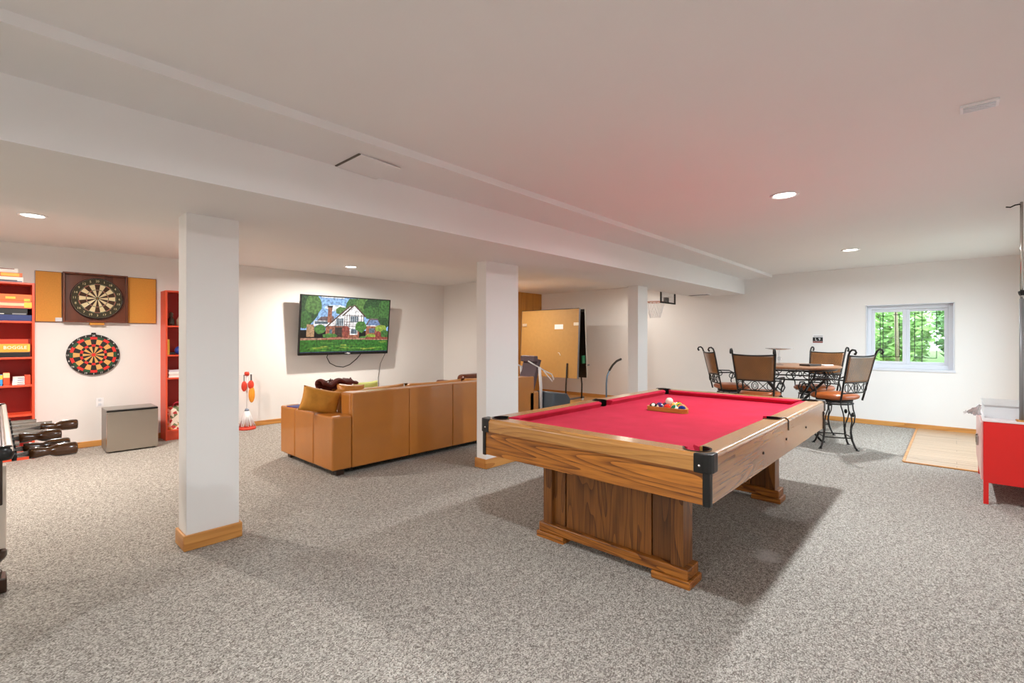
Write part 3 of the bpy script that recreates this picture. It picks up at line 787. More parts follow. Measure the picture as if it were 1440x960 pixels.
# third shelf
gamebox('card_box', 'small blue and yellow box on the third shelf', -.03, .058, 7.42, 7.62, .81, .925, pm((.25, .60, .85)), [(0, 1, .6, 1, MYl)])
gamebox('card_box', 'small red box with cream top on the third shelf', .062, .11, 7.42, 7.62, .81, .945, pm((.88, .32, .18)), [(0, 1, .62, 1, pm((.95, .78, .55)))])
for k in range(4):
    gamebox('paperback', ['white paperback lowest in the short stack on the third shelf', 'white paperback second lowest in the short stack', 'white paperback second from top in the short stack', 'white paperback on top of the short stack'][k], .128 + .002 * k, .222, 7.42, 7.58, .81 + k * .022, .831 + k * .022, MWt if k != 2 else pm((.88, .88, .92)), [(.4, .95, .3, .6, pm((.45, .42, .52)))])
gamebox('paperback', 'red orange book standing right of the white paperbacks', .225, .268, 7.43, 7.62, .81, .912, pm((.92, .32, .2)))

# right bookcase contents
jar = thing('glass_jar', 'dark decorative jar on the upper shelf of the narrow bookcase', 'jar', (1.565, 7.52, 1.478))
MB().lathe([(0, 0), (.035, 0), (.042, .03), (.036, .09), (.02, .11), (.018, .12)], seg=20).build('body', mat('dark jar', (.20, .17, .14), .15, noise=.5, scale=60), jar, smooth=True)
MB().lathe([(.022, .118), (.026, .125), (.02, .145), (.03, .155), (.012, .175), (0, .18)], seg=16).build('lid', mat('olive lid', (.30, .26, .18), .4), jar, smooth=True)
jar2 = thing('glass_jar', 'pale jar beside the dark jar in the narrow bookcase', 'jar', (1.665, 7.52, 1.478))
MB().lathe([(0, 0), (.04, 0), (.042, .08), (.025, .10), (.025, .115), (0, .118)], seg=18).build('body', mat('beige jar', (.6, .5, .42), .2, noise=.3), jar2, smooth=True)
o = MB().box(0, .03, 0, .17, 0, .2).build('game_box', MYl, bevel=.003); o.location = (1.507, 7.45, 1.10); prop(o, 'yellow box standing on the second shelf of the narrow bookcase', 'box')
o = MB().ball((0, 0, 0), .055, 20).build('ball', mat('blue rubber', (.10, .22, .55), .35), smooth=True); o.location = (1.655, 7.50, 1.155); prop(o, 'blue ball on the second shelf of the narrow bookcase', 'ball')
o = MB().box(0, .07, 0, .12, 0, .035).build('pouch', MBk, bevel=.01); o.location = (1.535, 7.46, 1.10); prop(o, 'small black pouch beside the blue ball', 'pouch')
for k in range(4):
    o = MB().box(-.10, .10, 0, .18, 0, .024).build('paper_stack', [MWt, pm((.86, .80, .78)), MWt, pm((.80, .76, .80))][k], bevel=.003)
    o.location = (1.62 + .008 * (k % 2), 7.43, .805 + k * .0245); prop(o, ['lowest', 'second lowest', 'second highest', 'topmost'][k] + ' bundle of papers on the narrow bookcase shelf', 'papers', 'papers in the narrow bookcase')
def floral():
    m, nt, b, N, L = new_mat('floral print')
    tc = N('ShaderNodeTexCoord'); v = N('ShaderNodeTexVoronoi'); v.inputs['Scale'].default_value = 26
    L(tc.outputs['Object'], v.inputs['Vector'])
    cr = N('ShaderNodeValToRGB'); cr.color_ramp.interpolation = 'CONSTANT'; e = cr.color_ramp.elements
    e[0].color = lin('e8dccb'); e[1].position = .55; e[1].color = lin('b8383a')
    x = e.new(.75); x.color = lin('d9b26a'); x = e.new(.88); x.color = lin('6f7a55')
    sp = N('ShaderNodeSeparateColor'); L(v.outputs['Color'], sp.inputs[0]); L(sp.outputs[0], cr.inputs[0]); L(cr.outputs[0], b.inputs['Base Color'])
    b.inputs['Roughness'].default_value = .85
    return m
bgm = floral()
bag = thing('fabric_bag', 'floral fabric bag at the bottom of the narrow bookcase', 'bag', (1.64, 7.53, .131))
MB().grid(lambda u, v: Vector(((.115 + .012 * math.sin(v * 9)) * (1 - .35 * max(0, v - .8) * 5 * .5) * math.cos(u * 2 * PI), .085 * (1 - .3 * max(0, v - .8) * 5 * .5) * math.sin(u * 2 * PI), v * .29)), 24, 12, cu=True).build('body', bgm, bag, smooth=True)
MB().lathe([(0, .001), (.08, .001), (.085, .003)], seg=20).build('base', bgm, bag)
MB().tube(arc((0, 0, .285), .055, 0, PI, 10, 'XZ'), .007, 6).build('handle', mat('pink strap', (.82, .2, .3), .7), bag, smooth=True)

# ------------------------------------------------------------------ dart cabinet, boards
dc = thing('dartboard_cabinet', 'mahogany dartboard cabinet with two cork lined doors open flat', 'cabinet', (.838, YL - .002, 1.80))
cw, ch, cd = .298, .294, .075
MB().box(-cw, cw, -.012, 0, -ch, ch).build('back_panel', M['maho'], dc)
MB().box(-cw, -cw + .018, -cd, -.012, -ch, ch).box(cw - .018, cw, -cd, -.012, -ch, ch).box(-cw + .018, cw - .018, -cd, -.012, ch - .018, ch).box(-cw + .018, cw - .018, -cd, -.012, -ch, -ch + .018).build('frame', M['maho'], dc, bevel=.003)
for a, b_ in ((-.528, -cw - .003), (cw + .003, .60)):
    d = MB().box(a, b_, -.018, -.001, -ch - .002, ch - .006).build('door', M['maho'], dc, bevel=.002)
    MB().box(a + .006, b_ - .006, -.021, -.018, -ch + .004, ch - .012).build('cork_lining', M['cork'], d)
MB().box(-.06, .075, -.06, -.001, -ch - .03, -ch - .001).build('scorer_ledge', M['cork'], dc, bevel=.003)
MB().box(-.36, -.30, -.03, -.02, -ch + .005, -ch + .05).build('latch', M['vinyl'], dc, bevel=.003)

NUM = [20, 1, 18, 4, 13, 6, 10, 15, 2, 17, 3, 19, 7, 16, 8, 11, 14, 9, 12, 5]
def dartface(R, rings, mats, colour):
    """flat printed face in XZ facing -Y; rings: radii; colour(ring, seg)->material index"""
    vs, fs, mi = [], [], []
    sub = 3
    for k, (r0, r1) in enumerate(zip(rings, rings[1:])):
        for sgm in range(20):
            for q in range(sub):
                a0 = PI / 2 - (sgm - .5 + q / sub) * 2 * PI / 20; a1 = PI / 2 - (sgm - .5 + (q + 1) / sub) * 2 * PI / 20
                i = len(vs)
                vs += [(r0 * math.cos(a0), 0, r0 * math.sin(a0)), (r1 * math.cos(a0), 0, r1 * math.sin(a0)), (r1 * math.cos(a1), 0, r1 * math.sin(a1)), (r0 * math.cos(a1), 0, r0 * math.sin(a1))]
                fs.append((i, i + 3, i + 2, i + 1)); mi.append(colour(k, sgm))
    me = bpy.data.meshes.new('dart_face'); me.from_pydata(vs, [], fs)
    for m in mats: me.materials.append(m)
    for p, x in zip(me.polygons, mi): p.material_index = x
    return me
def dartboard(label, loc, R, rings, mats, colour, rim, numcol, numr, numsize, wires, th):
    t = thing('dartboard', label, 'dartboard', loc)
    MB().lathe([(0, 0), (R, 0), (R, th * .9), (R - .004, th), (0, th)], Matrix.Rotation(PI / 2, 4, 'X'), 56).build('board', rim, t)
    f = bpy.data.objects.new('dart_face', dartface(R, rings, mats, colour)); COL.objects.link(f); f.parent = t; f.location = (0, -th - .0008, 0)
    wm = MB()
    for r in wires: wm.tube(arc((0, -th - .002, 0), r, 0, 2 * PI * 47 / 48, 47, 'XZ'), .0011, 5, closed=True)
    if wires:
        for sgm in range(20):
            a = PI / 2 - (sgm - .5) * 2 * PI / 20
            wm.tube([(rings[2] * math.cos(a), -th - .002, rings[2] * math.sin(a)), (rings[6] * math.cos(a), -th - .002, rings[6] * math.sin(a))], .0009, 4)
        wm.build('wire_spider', M['chrome'], t)
    for i, nn in enumerate(NUM):
        a = PI / 2 - i * 2 * PI / 20
        text(str(nn), numsize, numcol, t, (numr * math.cos(a), -th - .0018, numr * math.sin(a)), (PI / 2, a - PI / 2 if False else 0, 0), 'number')
    return t
cream, dkb, gr_, rd_ = mat('cream sisal', (.86, .79, .62), .9, noise=.08, scale=90), mat('brown sisal', (.26, .17, .11), .9, noise=.15, scale=90), mat('green sisal', (.20, .36, .20), .9), mat('brick sisal', (.60, .33, .22), .9)
olive = mat('dark olive ring', (.22, .20, .13), .8, noise=.2, scale=60)
def col1(k, s_):
    if k == 0: return 3
    if k == 1: return 2
    even = s_ % 2 == 0
    if k in (2, 4): return 1 if even else 0
    if k in (3, 5): return 3 if even else 2
    return 4
sd = .0
t = dartboard('round cream and brown dartboard hung inside the mahogany cabinet', (.848, YL - .015, 1.797), .246, [.0005, .009, .018, .099, .106, .168, .176, .236], [cream, dkb, gr_, rd_, olive], col1, M['black'], cream, .207, .036, [.018, .099, .106, .168, .176, .238], .038)
tanp, blk, grp, rdp = mat('tan plastic', (.85, .64, .36), .5), mat('black plastic segment', (.09, .08, .07), .5, noise=.1), mat('green plastic', (.12, .30, .18), .5), mat('red plastic', (.85, .16, .14), .5)
def col2(k, s_):
    if k in (0, 1): return 3
    even = s_ % 2 == 0
    if k in (2, 4): return 1 if even else 0
    if k == 3: return 3 if even else 1
    if k == 5: return 3 if even else 2
    return 1
whit = mat('white digits', (.93, .93, .92), .5)
t = dartboard('black plastic dartboard with red and green rings hung below the cabinet', (.816, YL - .004, 1.115), .246, [.0005, .008, .020, .100, .126, .186, .216, .245], [tanp, blk, grp, rdp], col2, M['black'], whit, .232, .028, [], .022)
MB().box(-.022, .022, -.02, -.002, .235, .268).build('hanging_tab', M['black'], t, bevel=.006)
for i in range(20):
    a = PI / 2 - (i + .5) * 2 * PI / 20
    MB().lathe([(0, 0), (.006, 0), (.005, .003), (0, .0035)], Matrix.Translation((.201 * math.cos(a), -.022, .201 * math.sin(a))) @ Matrix.Rotation(PI / 2, 4, 'X'), 8).build('peg', rdp if i % 3 == 0 else blk, t)

# outlet behind the fridge
ot = thing('wall_outlet', 'white wall outlet just above the small fridge', 'outlet', (.875, YL - .001, .535))
MB().box(-.036, .036, -.004, 0, -.058, .05).build('plate', M['white'], ot, bevel=.003)
for z in (-.026, .026): MB().box(-.014, .014, -.009, -.006, z - .016, z + .016).build('socket', M['vinyl'], ot, bevel=.003)

# small fridge
fr = thing('mini_fridge', 'small stainless steel fridge standing under the dartboards', 'fridge', (.866, 7.07, 0))
M['stain'] = mat('brushed stainless', (.74, .71, .67), .27, 1, noise=.06, scale=3)
MB().box(.0, .478, .05, .40, .012, .485).build('body', mat('grey cabinet side', (.48, .46, .43), .4, .3), fr, bevel=.004)
d = MB().box(-.001, .479, 0, .046, .016, .470).build('door', M['stain'], fr, bevel=.006)
MB().box(.0, .478, -.004, .05, .471, .490).build('door_top_handle', M['blackp'], d, bevel=.006)
MB().box(.0, .478, .05, .40, .485, .492).build('top_panel', mat('grey top', (.55, .54, .52), .35, .4), fr, bevel=.002)
for x in (.03, .43):
    for y in (.06, .36): MB().box(x, x + .03, y, y + .03, 0, .013).build('foot', M['black'], fr)

# toy cleaning set
bs = thing('toy_cleaning_set', 'red and white toy broom and mop set on a round stand', 'toy', (2.48, 7.52, 0))
cr_, co_ = mat('toy red', (.86, .26, .17), .4), mat('toy orange', (.95, .62, .18), .5)
MB().lathe([(0, 0), (.115, 0), (.12, .012), (.11, .035), (.03, .045), (0, .046)], seg=28).build('base', cr_, bs, smooth=True)
MB().tube([(0, 0, .04), (0, 0, .80)], .010, 10).build('pole', M['white'], bs, smooth=True)
MB().lathe([(0, .77), (.028, .772), (.034, .80), (.026, .828), (0, .832)], seg=20).build('top_knob', cr_, bs, smooth=True)
MB().tube([(-.11, 0, .795), (.085, 0, .795)], .005, 6).build('hook_bar', M['white'], bs)
mp_ = MB()
for k in range(22):
    a = k / 22 * 2 * PI
    mp_.tube([(.02 * math.cos(a), .02 * math.sin(a), .27), (.055 * math.cos(a), .055 * math.sin(a), .18), ((.085 + .012 * (k % 3)) * math.cos(a), (.085 + .012 * (k % 3)) * math.sin(a), .05)], [.008, .010, .007], 5)
mp_.build('mop_strands', M['white'], bs, smooth=True, kind='stuff')
MB().lathe([(0, .30), (.02, .298), (.032, .265), (0, .262)], seg=14).build('mop_head', mat('toy grey', (.55, .60, .68), .5), bs, smooth=True)
def toy(x, zt_, ln, wd, m, n):
    MB().tube([(x, -.02, .79), (x, -.025, .69)], .006, 6).build('handle', M['steel'], bs)
    c = MB(); c.ball((x, -.028, zt_ - ln / 2), 1, 16, (wd, .022, ln / 2)); c.build(n, m, bs, smooth=True)
toy(-.045, .70, .15, .038, cr_, 'dust_pan'); toy(.055, .62, .24, .044, co_, 'brush'); toy(.045, .705, .13, .042, cr_, 'scoop')

# ------------------------------------------------------------------ television
tv = thing('television', 'large flat television tilted on the white wall showing a house', 'television', (4.006, 7.45, 1.52), rot=(math.atan2(.1, .955), 0, 0))
tw, th_ = .80, .480
MB().box(-tw, tw, .0, .035, -th_, th_).build('casing', M['blackp'], tv, bevel=.006)
MB().box(-tw, tw, -.006, .0, th_ - .018, th_).box(-tw, tw, -.006, 0, -th_, -th_ + .042).box(-tw, -tw + .02, -.006, 0, -th_, th_).box(tw - .02, tw, -.006, 0, -th_, th_).build('bezel', M['blackp'], tv, bevel=.003)
text('SAMSUNG', .022, M['white'], tv, (0.02, -.0068, -th_ + .021), (PI / 2, 0, 0))
MB().box(-.22, .22, .035, .16, -.12, .12).build('wall_bracket', M['steel'], tv, bevel=.004)
def screen():
    C_ = {'sky': '8fb6e6', 'cloud': 'e6eef8', 'tree': '3f6a30', 'tree2': '2c4f26', 'tree3': '587f3c', 'lawn': '2f6a22', 'lawn2': '55862e', 'white': 'f2eeee', 'timber': '5b4038', 'roof': '6d5a5c', 'brick': '9c5f48', 'glass': '5c6c78', 'path': 'a87c68', 'bush': '4a7a34', 'redb': '8f4438', 'solar': '6f84ac', 'tan': 'b08a66', 'sill': '2a3a58', 'lime': '8aa03c', 'dark': '3a2a24'}
    P = []
    def poly(c, *pts): P.append((C_[c], pts))
    def rect(c, x0, y0, x1, y1): poly(c, (x0, y0), (x1, y0), (x1, y1), (x0, y1))
    def blob(c, x, y, rx, ry, n=14, seed=0):
        r_ = random.Random(seed + int(x * 10)); poly(c, *[(x + rx * math.cos(2 * PI * k / n) * r_.uniform(.8, 1.1), y + ry * math.sin(2 * PI * k / n) * r_.uniform(.8, 1.1)) for k in range(n)])
    rect('sky', 0, 0, 100, 60)
    blob('cloud', 38, 20, 14, 6); rect('white', 20, -.5, 45, 1.6); rect('white', 52, 2.5, 66, 4)
    for x, y, rx, ry, c in ((58, 16, 12, 18, 'tree'), (70, 12, 14, 20, 'tree3'), (84, 16, 18, 26, 'tree2'), (97, 24, 12, 34, 'tree'), (78, 26, 10, 14, 'tree'), (6, 20, 14, 30, 'tree2'), (12, 14, 9, 18, 'tree3'), (3, 42, 8, 16, 'tree'), (42, 24, 7, 8, 'tree3'), (92, 44, 10, 12, 'tree2')): blob(c, x, y, rx, ry)
    poly('roof', (14, 48), (20, 36), (34, 34), (36, 48)); rect('tan', 6, 50, 14, 72); rect('white', 13, 43, 30, 52); rect('glass', 14, 44, 28, 49)
    rect('brick', 27.5, 18, 32, 46); rect('dark', 27, 15.5, 32.5, 19)
    poly('white', (26, 55), (52, 16), (64, 28), (64, 56)); rect('brick', 26, 52, 64, 74)
    poly('white', (46, 30), (57, 14), (69, 32), (69, 56), (46, 56)); rect('brick', 50, 60, 62, 74); rect('white', 52, 50, 62, 60)
    for a, b_ in (((25, 56), (52, 14)), ((44, 33), (57, 12)), ((57, 12), (71, 34)), ((52, 14), (55, 17))):
        dx_, dy_ = b_[0] - a[0], b_[1] - a[1]; l = math.hypot(dx_, dy_); nx, ny = -dy_ / l * .9, dx_ / l * .9
        poly('timber', (a[0] - nx, a[1] - ny), (b_[0] - nx, b_[1] - ny), (b_[0] + nx, b_[1] + ny), (a[0] + nx, a[1] + ny))
    for x in (36, 40, 44.6, 46.4, 49, 52, 62, 66, 68.6): rect('timber', x - .35, 30 if x > 46 else 42, x + .35, 56)
    for y in (32, 44, 49): rect('timber', 46, y - .35, 69, y + .35)
    rect('timber', 34, 51.5, 69, 52.6)
    rect('glass', 37, 38, 45, 51); rect('glass', 53, 33, 62, 44); rect('white', 53, 56, 62, 68); rect('glass', 54.2, 57, 60.8, 66); rect('dark', 36, 54, 44, 72); rect('redb', 46, 53, 51, 74); rect('glass', 30, 58, 33, 66)
    for x in (39, 41, 43, 55, 57.5, 60): rect('white', x - .15, 34, x + .15, 43.5) if x > 46 else rect('white', x - .15, 39, x + .15, 50.5)
    poly('roof', (71, 50), (76, 36), (86, 36), (91, 50)); poly('solar', (73, 49), (77, 39), (86, 39), (90, 49)); rect('brick', 72, 50, 90, 72); rect('white', 72, 49.5, 90, 51); rect('glass', 76, 55, 83, 64)
    for x, y, rx, ry, c in ((20, 58, 6, 9, 'bush'), (31, 70, 9, 5, 'bush'), (35, 76, 8, 4, 'redb'), (66, 52, 7, 12, 'bush'), (91, 56, 8, 8, 'lime'), (78, 70, 7, 4, 'lime'), (70, 74, 6, 4, 'bush'), (48, 60, 5, 9, 'redb'), (88, 68, 4, 8, 'redb'), (96, 66, 6, 9, 'tree')): blob(c, x, y, rx, ry, seed=5)
    rect('path', 0, 74, 100, 79); rect('redb', 72, 72, 100, 76); rect('brick', 22, 75, 44, 78)
    poly('lawn', (0, 78), (50, 76.5), (100, 78), (100, 100), (0, 100))
    for k in range(26):
        r_ = random.Random(k); blob('lawn2' if k % 3 else 'lime', r_.uniform(3, 97), r_.uniform(81, 97), r_.uniform(3, 8), r_.uniform(.6, 1.6), seed=k)
    rect('sill', 0, 98.6, 100, 100)
    vs, fs, cols = [], [], []
    for i, (c, pts) in enumerate(P):
        k = len(vs); y = -.0005 - i * .00002
        vs += [(-tw + .02 + min(max(p[0], 0), 100) / 100 * (2 * tw - .04), y, th_ - .018 - min(max(p[1], 0), 100) / 100 * (2 * th_ - .06)) for p in pts]
        fs.append(tuple(range(k, k + len(pts)))); cols.append((lin(c), len(pts)))
    me = bpy.data.meshes.new('screen_picture'); me.from_pydata(vs, [], fs)
    ca = me.color_attributes.new('Col', 'FLOAT_COLOR', 'CORNER'); q = 0
    for (c, n_) in cols:
        for _ in range(n_): ca.data[q].color = c; q += 1
    m, nt, b, N, L = new_mat('lit screen')
    at = N('ShaderNodeVertexColor'); at.layer_name = 'Col'
    tc = N('ShaderNodeTexCoord'); n = N('ShaderNodeTexNoise'); n.inputs['Scale'].default_value = 26; n.inputs['Detail'].default_value = 8; L(tc.outputs['Object'], n.inputs['Vector'])
    mr = N('ShaderNodeMapRange'); mr.inputs['From Min'].default_value = .3; mr.inputs['From Max'].default_value = .7; mr.inputs['To Min'].default_value = .35; mr.inputs['To Max'].default_value = 1.55; L(n.outputs['Fac'], mr.inputs[0])
    mx = N('ShaderNodeMix'); mx.data_type = 'RGBA'; mx.blend_type = 'MULTIPLY'; mx.inputs[0].default_value = 1
    L(at.outputs[0], mx.inputs[6]); L(mr.outputs[0], mx.inputs[7])
    b.inputs['Base Color'].default_value = (.01, .01, .01, 1); b.inputs['Roughness'].default_value = .25
    L(mx.outputs[2], b.inputs['Emission Color']); b.inputs['Emission Strength'].default_value = .85
    me.materials.append(m)
    o = bpy.data.objects.new('screen_picture', me); COL.objects.link(o); o.parent = tv
screen()
def cable(label, pts, r, m):
    o = MB().tube(pts, r, 7).build('cable', m, smooth=True); prop(o, label, 'cable')
cable('black cable hanging in a loop under the television', [(3.70, 7.52, 1.06), (3.72, 7.60, 1.0), (3.80, 7.66, .90), (3.92, 7.67, .84), (4.05, 7.675, .82), (4.17, 7.67, .86), (4.27, 7.62, .96), (4.31, 7.53, 1.06)], .007, M['black'])
cable('thin grey cable running down from the right corner of the television', [(4.80, 7.53, 1.08), (4.80, 7.6, 1.0), (4.77, 7.675, .85), (4.73, 7.68, .6), (4.74, 7.68, .4), (4.74, 7.68, .12)], .005, M['steel'])

# ------------------------------------------------------------------ foosball table at the left edge
ft = thing('foosball_table', 'foosball table edge with steel rods at the left side', 'game table', (.045, 2.42, 0))
FL = 1.62
MB().box(-.05, -.038, 0, FL, .74, .93).build('inner_lining', M['orangew'], ft)
MB().box(-.038, -.026, 0, FL, .74, .93).build('side_wall', M['darkw'], ft, bevel=.003)
MB().box(-.020, .000, 0.0, FL, .922, .938).build('rim', M['cream'], ft, bevel=.004)
MB().box(-.80, -.768, 0, FL, .74, .945).build('side_wall', M['orangew'], ft, bevel=.003)
MB().box(-.768, -.032, FL - .03, FL, .74, .945).box(-.768, -.032, 0, .03, .74, .945).build('end_wall', M['orangew'], ft, bevel=.003)
MB().box(-.768, -.032, .03, FL - .03, .78, .80).build('playfield', mat('green pitch', (.15, .40, .20), .5), ft)
MB().box(-.026, -.019, 0, FL, .90, .932).build('side_strip', M['darkw'], ft)
for x in (-.026, -.78):
    for y in (.018, FL - .018):
        MB().lathe([(0, .895), (.024, .895), (.029, .91), (.029, .93), (.022, .942), (0, .944)], Matrix.Translation((x, y, 0)), 20).build('corner_guard', M['blackp'], ft, smooth=True)
for y, xx in ((.36, (-.66, -.17)), (1.25, (-.72, -.065))):
    for x in xx:
        T = Matrix.Translation((x, y, 0))
        lg = MB().box(x - .06, x + .064, y - .06, y + .06, 0, .075).lathe([(.045, .075), (.05, .1), (.03, .12), (.045, .15), (.066, .175), (.066, .205), (.05, .22), (.03, .23)], T, 20).box(x - .05, x + .028, y - .045, y + .045, .215, .745)
        lg = soft(lg.build('leg', M['darkw'], ft, bevel=.006))
        MB().box(x + .028, x + .062, y - .04, y + .04, .225, .655).build('pale_facing', M['cream'], lg, bevel=.004)
rod_y = [.27, .41, .56, .71, .86, 1.01, 1.16, 1.31]
handle_at = {0: .192, 1: .18, 3: .174, 5: .258}
bare = {2: .028, 4: .135, 6: .166, 7: .112}
def rodz(): return .862
for i, y in enumerate(rod_y):
    ext = (handle_at.get(i) or bare.get(i))
    out = ext if i in bare else ext - .14
    r = MB().tube([(-.98, y, rodz()), (out, y, rodz())], .0105, 12).build('rod', M['rod'], ft, smooth=True)
    MB().lathe([(.011, 0), (.022, 0), (.022, .014), (.011, .014)], Matrix.Translation((.0, y, rodz())) @ Matrix.Rotation(PI / 2, 4, 'Y'), 16).build('bearing', M['blackp'], r, smooth=True)
    if i in handle_at:
        prof = [(0, 0), (.0165, 0), (.017, .02), (.0135, .045), (.0125, .058), (.0155, .066), (.0185, .074), (.020, .085), (.0205, .115), (.0195, .136), (.016, .142), (0, .143)]
        MB().lathe([(r_ * 1.3, z_) for r_, z_ in prof], Matrix.Translation((out - .004, y, rodz())) @ Matrix.Rotation(PI / 2, 4, 'Y'), 20).build('handle', M['turn'], r, smooth=True)

# ------------------------------------------------------------------ bar table with stools
bt = thing('bar_table', 'round counter height table with scrolled iron base by the window', 'table', (7.25, 1.60, 0)); bt.scale = (1, 1, 1.064)
M['copper'] = mat('mosaic copper top', (.55, .38, .26), .35, noise=.35, scale=60, bump=.1)
MB().lathe([(0, .868), (.53, .868), (.555, .878), (.56, .888), (.552, .899), (.53, .902), (0, .902)], seg=64).build('tabletop', M['copper'], bt, smooth=False)
for z, r in ((.855, .50), (.745, .43)):
    MB().tube(arc((0, 0, z), r, 0, 2 * PI * 47 / 48, 47, 'XY'), .009, 8, closed=True).build('apron_ring', M['iron'], bt, smooth=True)
for k in range(16):
    a = 2 * PI * (k + .5) / 16
    Mx = Matrix.Rotation(a, 4, 'Z') @ Matrix.Translation((.468, 0, .80)) @ Matrix.Rotation(math.radians(-32), 4, 'Y')
    pts = [Mx @ Vector((0, .050 * math.cos(q), .050 * math.sin(q))) for q in [2 * PI * j / 15 for j in range(15)]]
    MB().tube(pts, .0055, 6, closed=True).build('scroll', M['iron'], bt, smooth=True)
for k in range(4):
    a = PI / 4 + k * PI / 2 + .35
    def q(r, z): return (r * math.cos(a), r * math.sin(a), z)
    MB().tube([q(.43, .86), q(.47, .80), q(.43, .72), q(.32, .62), q(.19, .50), q(.14, .38), q(.17, .25), q(.29, .12), q(.38, .04), q(.42, .012), q(.45, .018)], [.012, .014, .015, .016, .017, .017, .016, .015, .014, .012, .01], 8).build('leg', M['iron'], bt, smooth=True)
    MB().tube([q(.30, .60), q(.24, .68), q(.16, .68), q(.13, .62), q(.17, .57), q(.21, .60)], .009, 6).build('leg_scroll', M['iron'], bt, smooth=True)
MB().tube(arc((0, 0, .38), .15, 0, 2 * PI * 23 / 24, 23, 'XY'), .009, 6, closed=True).build('base_ring', M['iron'], bt, smooth=True)

def stool():
    t = thing('swivel_stool', '', 'stool')
    sz = .62
    # seat
    soft(MB().grid(lambda u, v: Vector((0, 0, 0)), 1, 1).build('tmp', M['seat'])) if False else None
    mb = MB()
    prof = [(0, -.035), (.19, -.035), (.218, -.02), (.225, .005), (.205, .03), (.15, .043), (0, .047)]
    def sq(u, v):
        a = u * 2 * PI; k = v * (len(prof) - 1); i = min(int(k), len(prof) - 2); f = k - i
        r = prof[i][0] * (1 - f) + prof[i + 1][0] * f; z = prof[i][1] * (1 - f) + prof[i + 1][1] * f
        c, s_ = math.cos(a), math.sin(a); e = (abs(c) ** 3.2 + abs(s_) ** 3.2) ** (-1 / 3.2)
        return Vector((r * e * c, r * e * s_, sz + z))
    mb.grid(sq, 36, 12, cu=True); bmesh.ops.remove_doubles(mb.bm, verts=mb.bm.verts, dist=1e-5)
    mb.build('seat', M['seat'], t, smooth=True)
    MB().lathe([(0, sz - .075), (.16, sz - .075), (.185, sz - .06), (.185, sz - .045), (0, sz - .037)], seg=28).build('swivel_plate', M['black'], t)
    MB().tube(arc((0, 0, sz - .085), .185, 0, 2 * PI * 31 / 32, 31, 'XY'), .010, 8, closed=True).build('base_ring', M['iron'], t, smooth=True)
    ztop = sz - .085
    for k in range(4):
        a = k * PI / 2 + .02
        rad = Vector((math.cos(a), math.sin(a), 0)); tan = Vector((-math.sin(a), math.cos(a), 0))
        mb = MB()
        for sg in (-1, 1):
            mb.tube([rad * r + tan * sg * w_ + Vector((0, 0, z)) for r, w_, z in ((.183, .042, ztop), (.19, .044, .47), (.215, .036, .40), (.215, .022, .33), (.195, .010, .27), (.19, .007, .22))], .0075, 7)
        mb.tube([rad * r + Vector((0, 0, z)) for r, z in ((.192, .26), (.19, .20), (.205, .11), (.24, .03), (.262, .008))], [.009, .012, .012, .011, .012], 8)
        lg = mb.build('leg', M['iron'], t, smooth=True)
        MB().ball(rad * .212 + Vector((0, 0, .415)), 1, 10, (.018, .018, .028)).build('leaf_ornament', M['iron'], lg, smooth=True)
        MB().lathe([(0, 0), (.02, 0), (.02, .006), (0, .008)], Matrix.Translation(rad * .264), 12).build('foot_pad', M['black'], lg)
    st = MB()
    cs = [(.20 * math.cos(k * PI / 2 + .02), .20 * math.sin(k * PI / 2 + .02)) for k in range(4)]
    for k in range(4):
        p, q_ = Vector(cs[k] + (.135,)), Vector(cs[(k + 1) % 4] + (.135,))
        m_ = (p + q_) / 2; m_.x *= 1.06; m_.y *= 1.06
        MB().tube([p, (p * 2 + m_) / 3 * 1.0, m_, (q_ * 2 + m_) / 3, q_], .0075, 6).build('stretcher', M['iron'], t, smooth=True)
    st.bm.free()
    # back posts with rearward curls
    def back(z): return -.20 - .12 * ((z - .58) / .55) ** 1.0
    for sx in (-1, 1):
        pts = [(sx * (.195 + .045 * (z - .58) / .55), back(z), z) for z in (.575, .7, .85, 1.0, 1.12)]
        x = pts[-1][0]
        pts += [(x, -.335, 1.165), (x, -.36, 1.185), (x, -.39, 1.180), (x, -.402, 1.155), (x, -.39, 1.135)]
        ps = MB().tube(pts, [.011] * 5 + [.011, .011, .0105, .011, .012], 8).build('back_post', M['iron'], t, smooth=True)
        MB().ball((x, -.39, 1.138), .014, 10).build('curl_knob', M['iron'], ps, smooth=True)
        ax = .205
        am = MB().tube([(sx * (ax + .02), back(.83), .83), (sx * (ax + .045), -.10, .835), (sx * (ax + .05), .06, .83), (sx * (ax + .045), .12, .80), (sx * (ax + .03), .10, .745), (sx * (ax + .02), .075, .69), (sx * (ax + .01), .085, .62), (sx * (ax - .01), .09, .575)], .009, 7).build('armrest', M['iron'], t, smooth=True)
        MB().tube(arc((sx * (ax + .04), -.08, .79), .036, 0, 2 * PI * 15 / 16, 15, 'YZ'), .006, 6, closed=True).build('arm_scroll', M['iron'], am, smooth=True)
    def pan(u, v):
        z = .80 + .315 * v; wd = (.195 + .045 * (z - .58) / .55) - .006
        x = (2 * u - 1) * wd
        return Vector((x, back(z) - .022 * (1 - (2 * u - 1) ** 2), z - (.012 * (1 - (2 * u - 1) ** 2) if v > .99 else 0)))
    p = MB().grid(pan, 14, 10).build('back_panel', M['weave'], t, smooth=True)
    md = p.modifiers.new('thick', 'SOLIDIFY'); md.thickness = .012; md.offset = 0
    for v in (0, 1):
        MB().tube([pan(k / 10, v) for k in range(11)], .010, 7).build('back_rail', M['iron'], p, smooth=True)
    # scroll work under the panel
    zc = .735
    y = back(zc) - .015
    sc = MB()
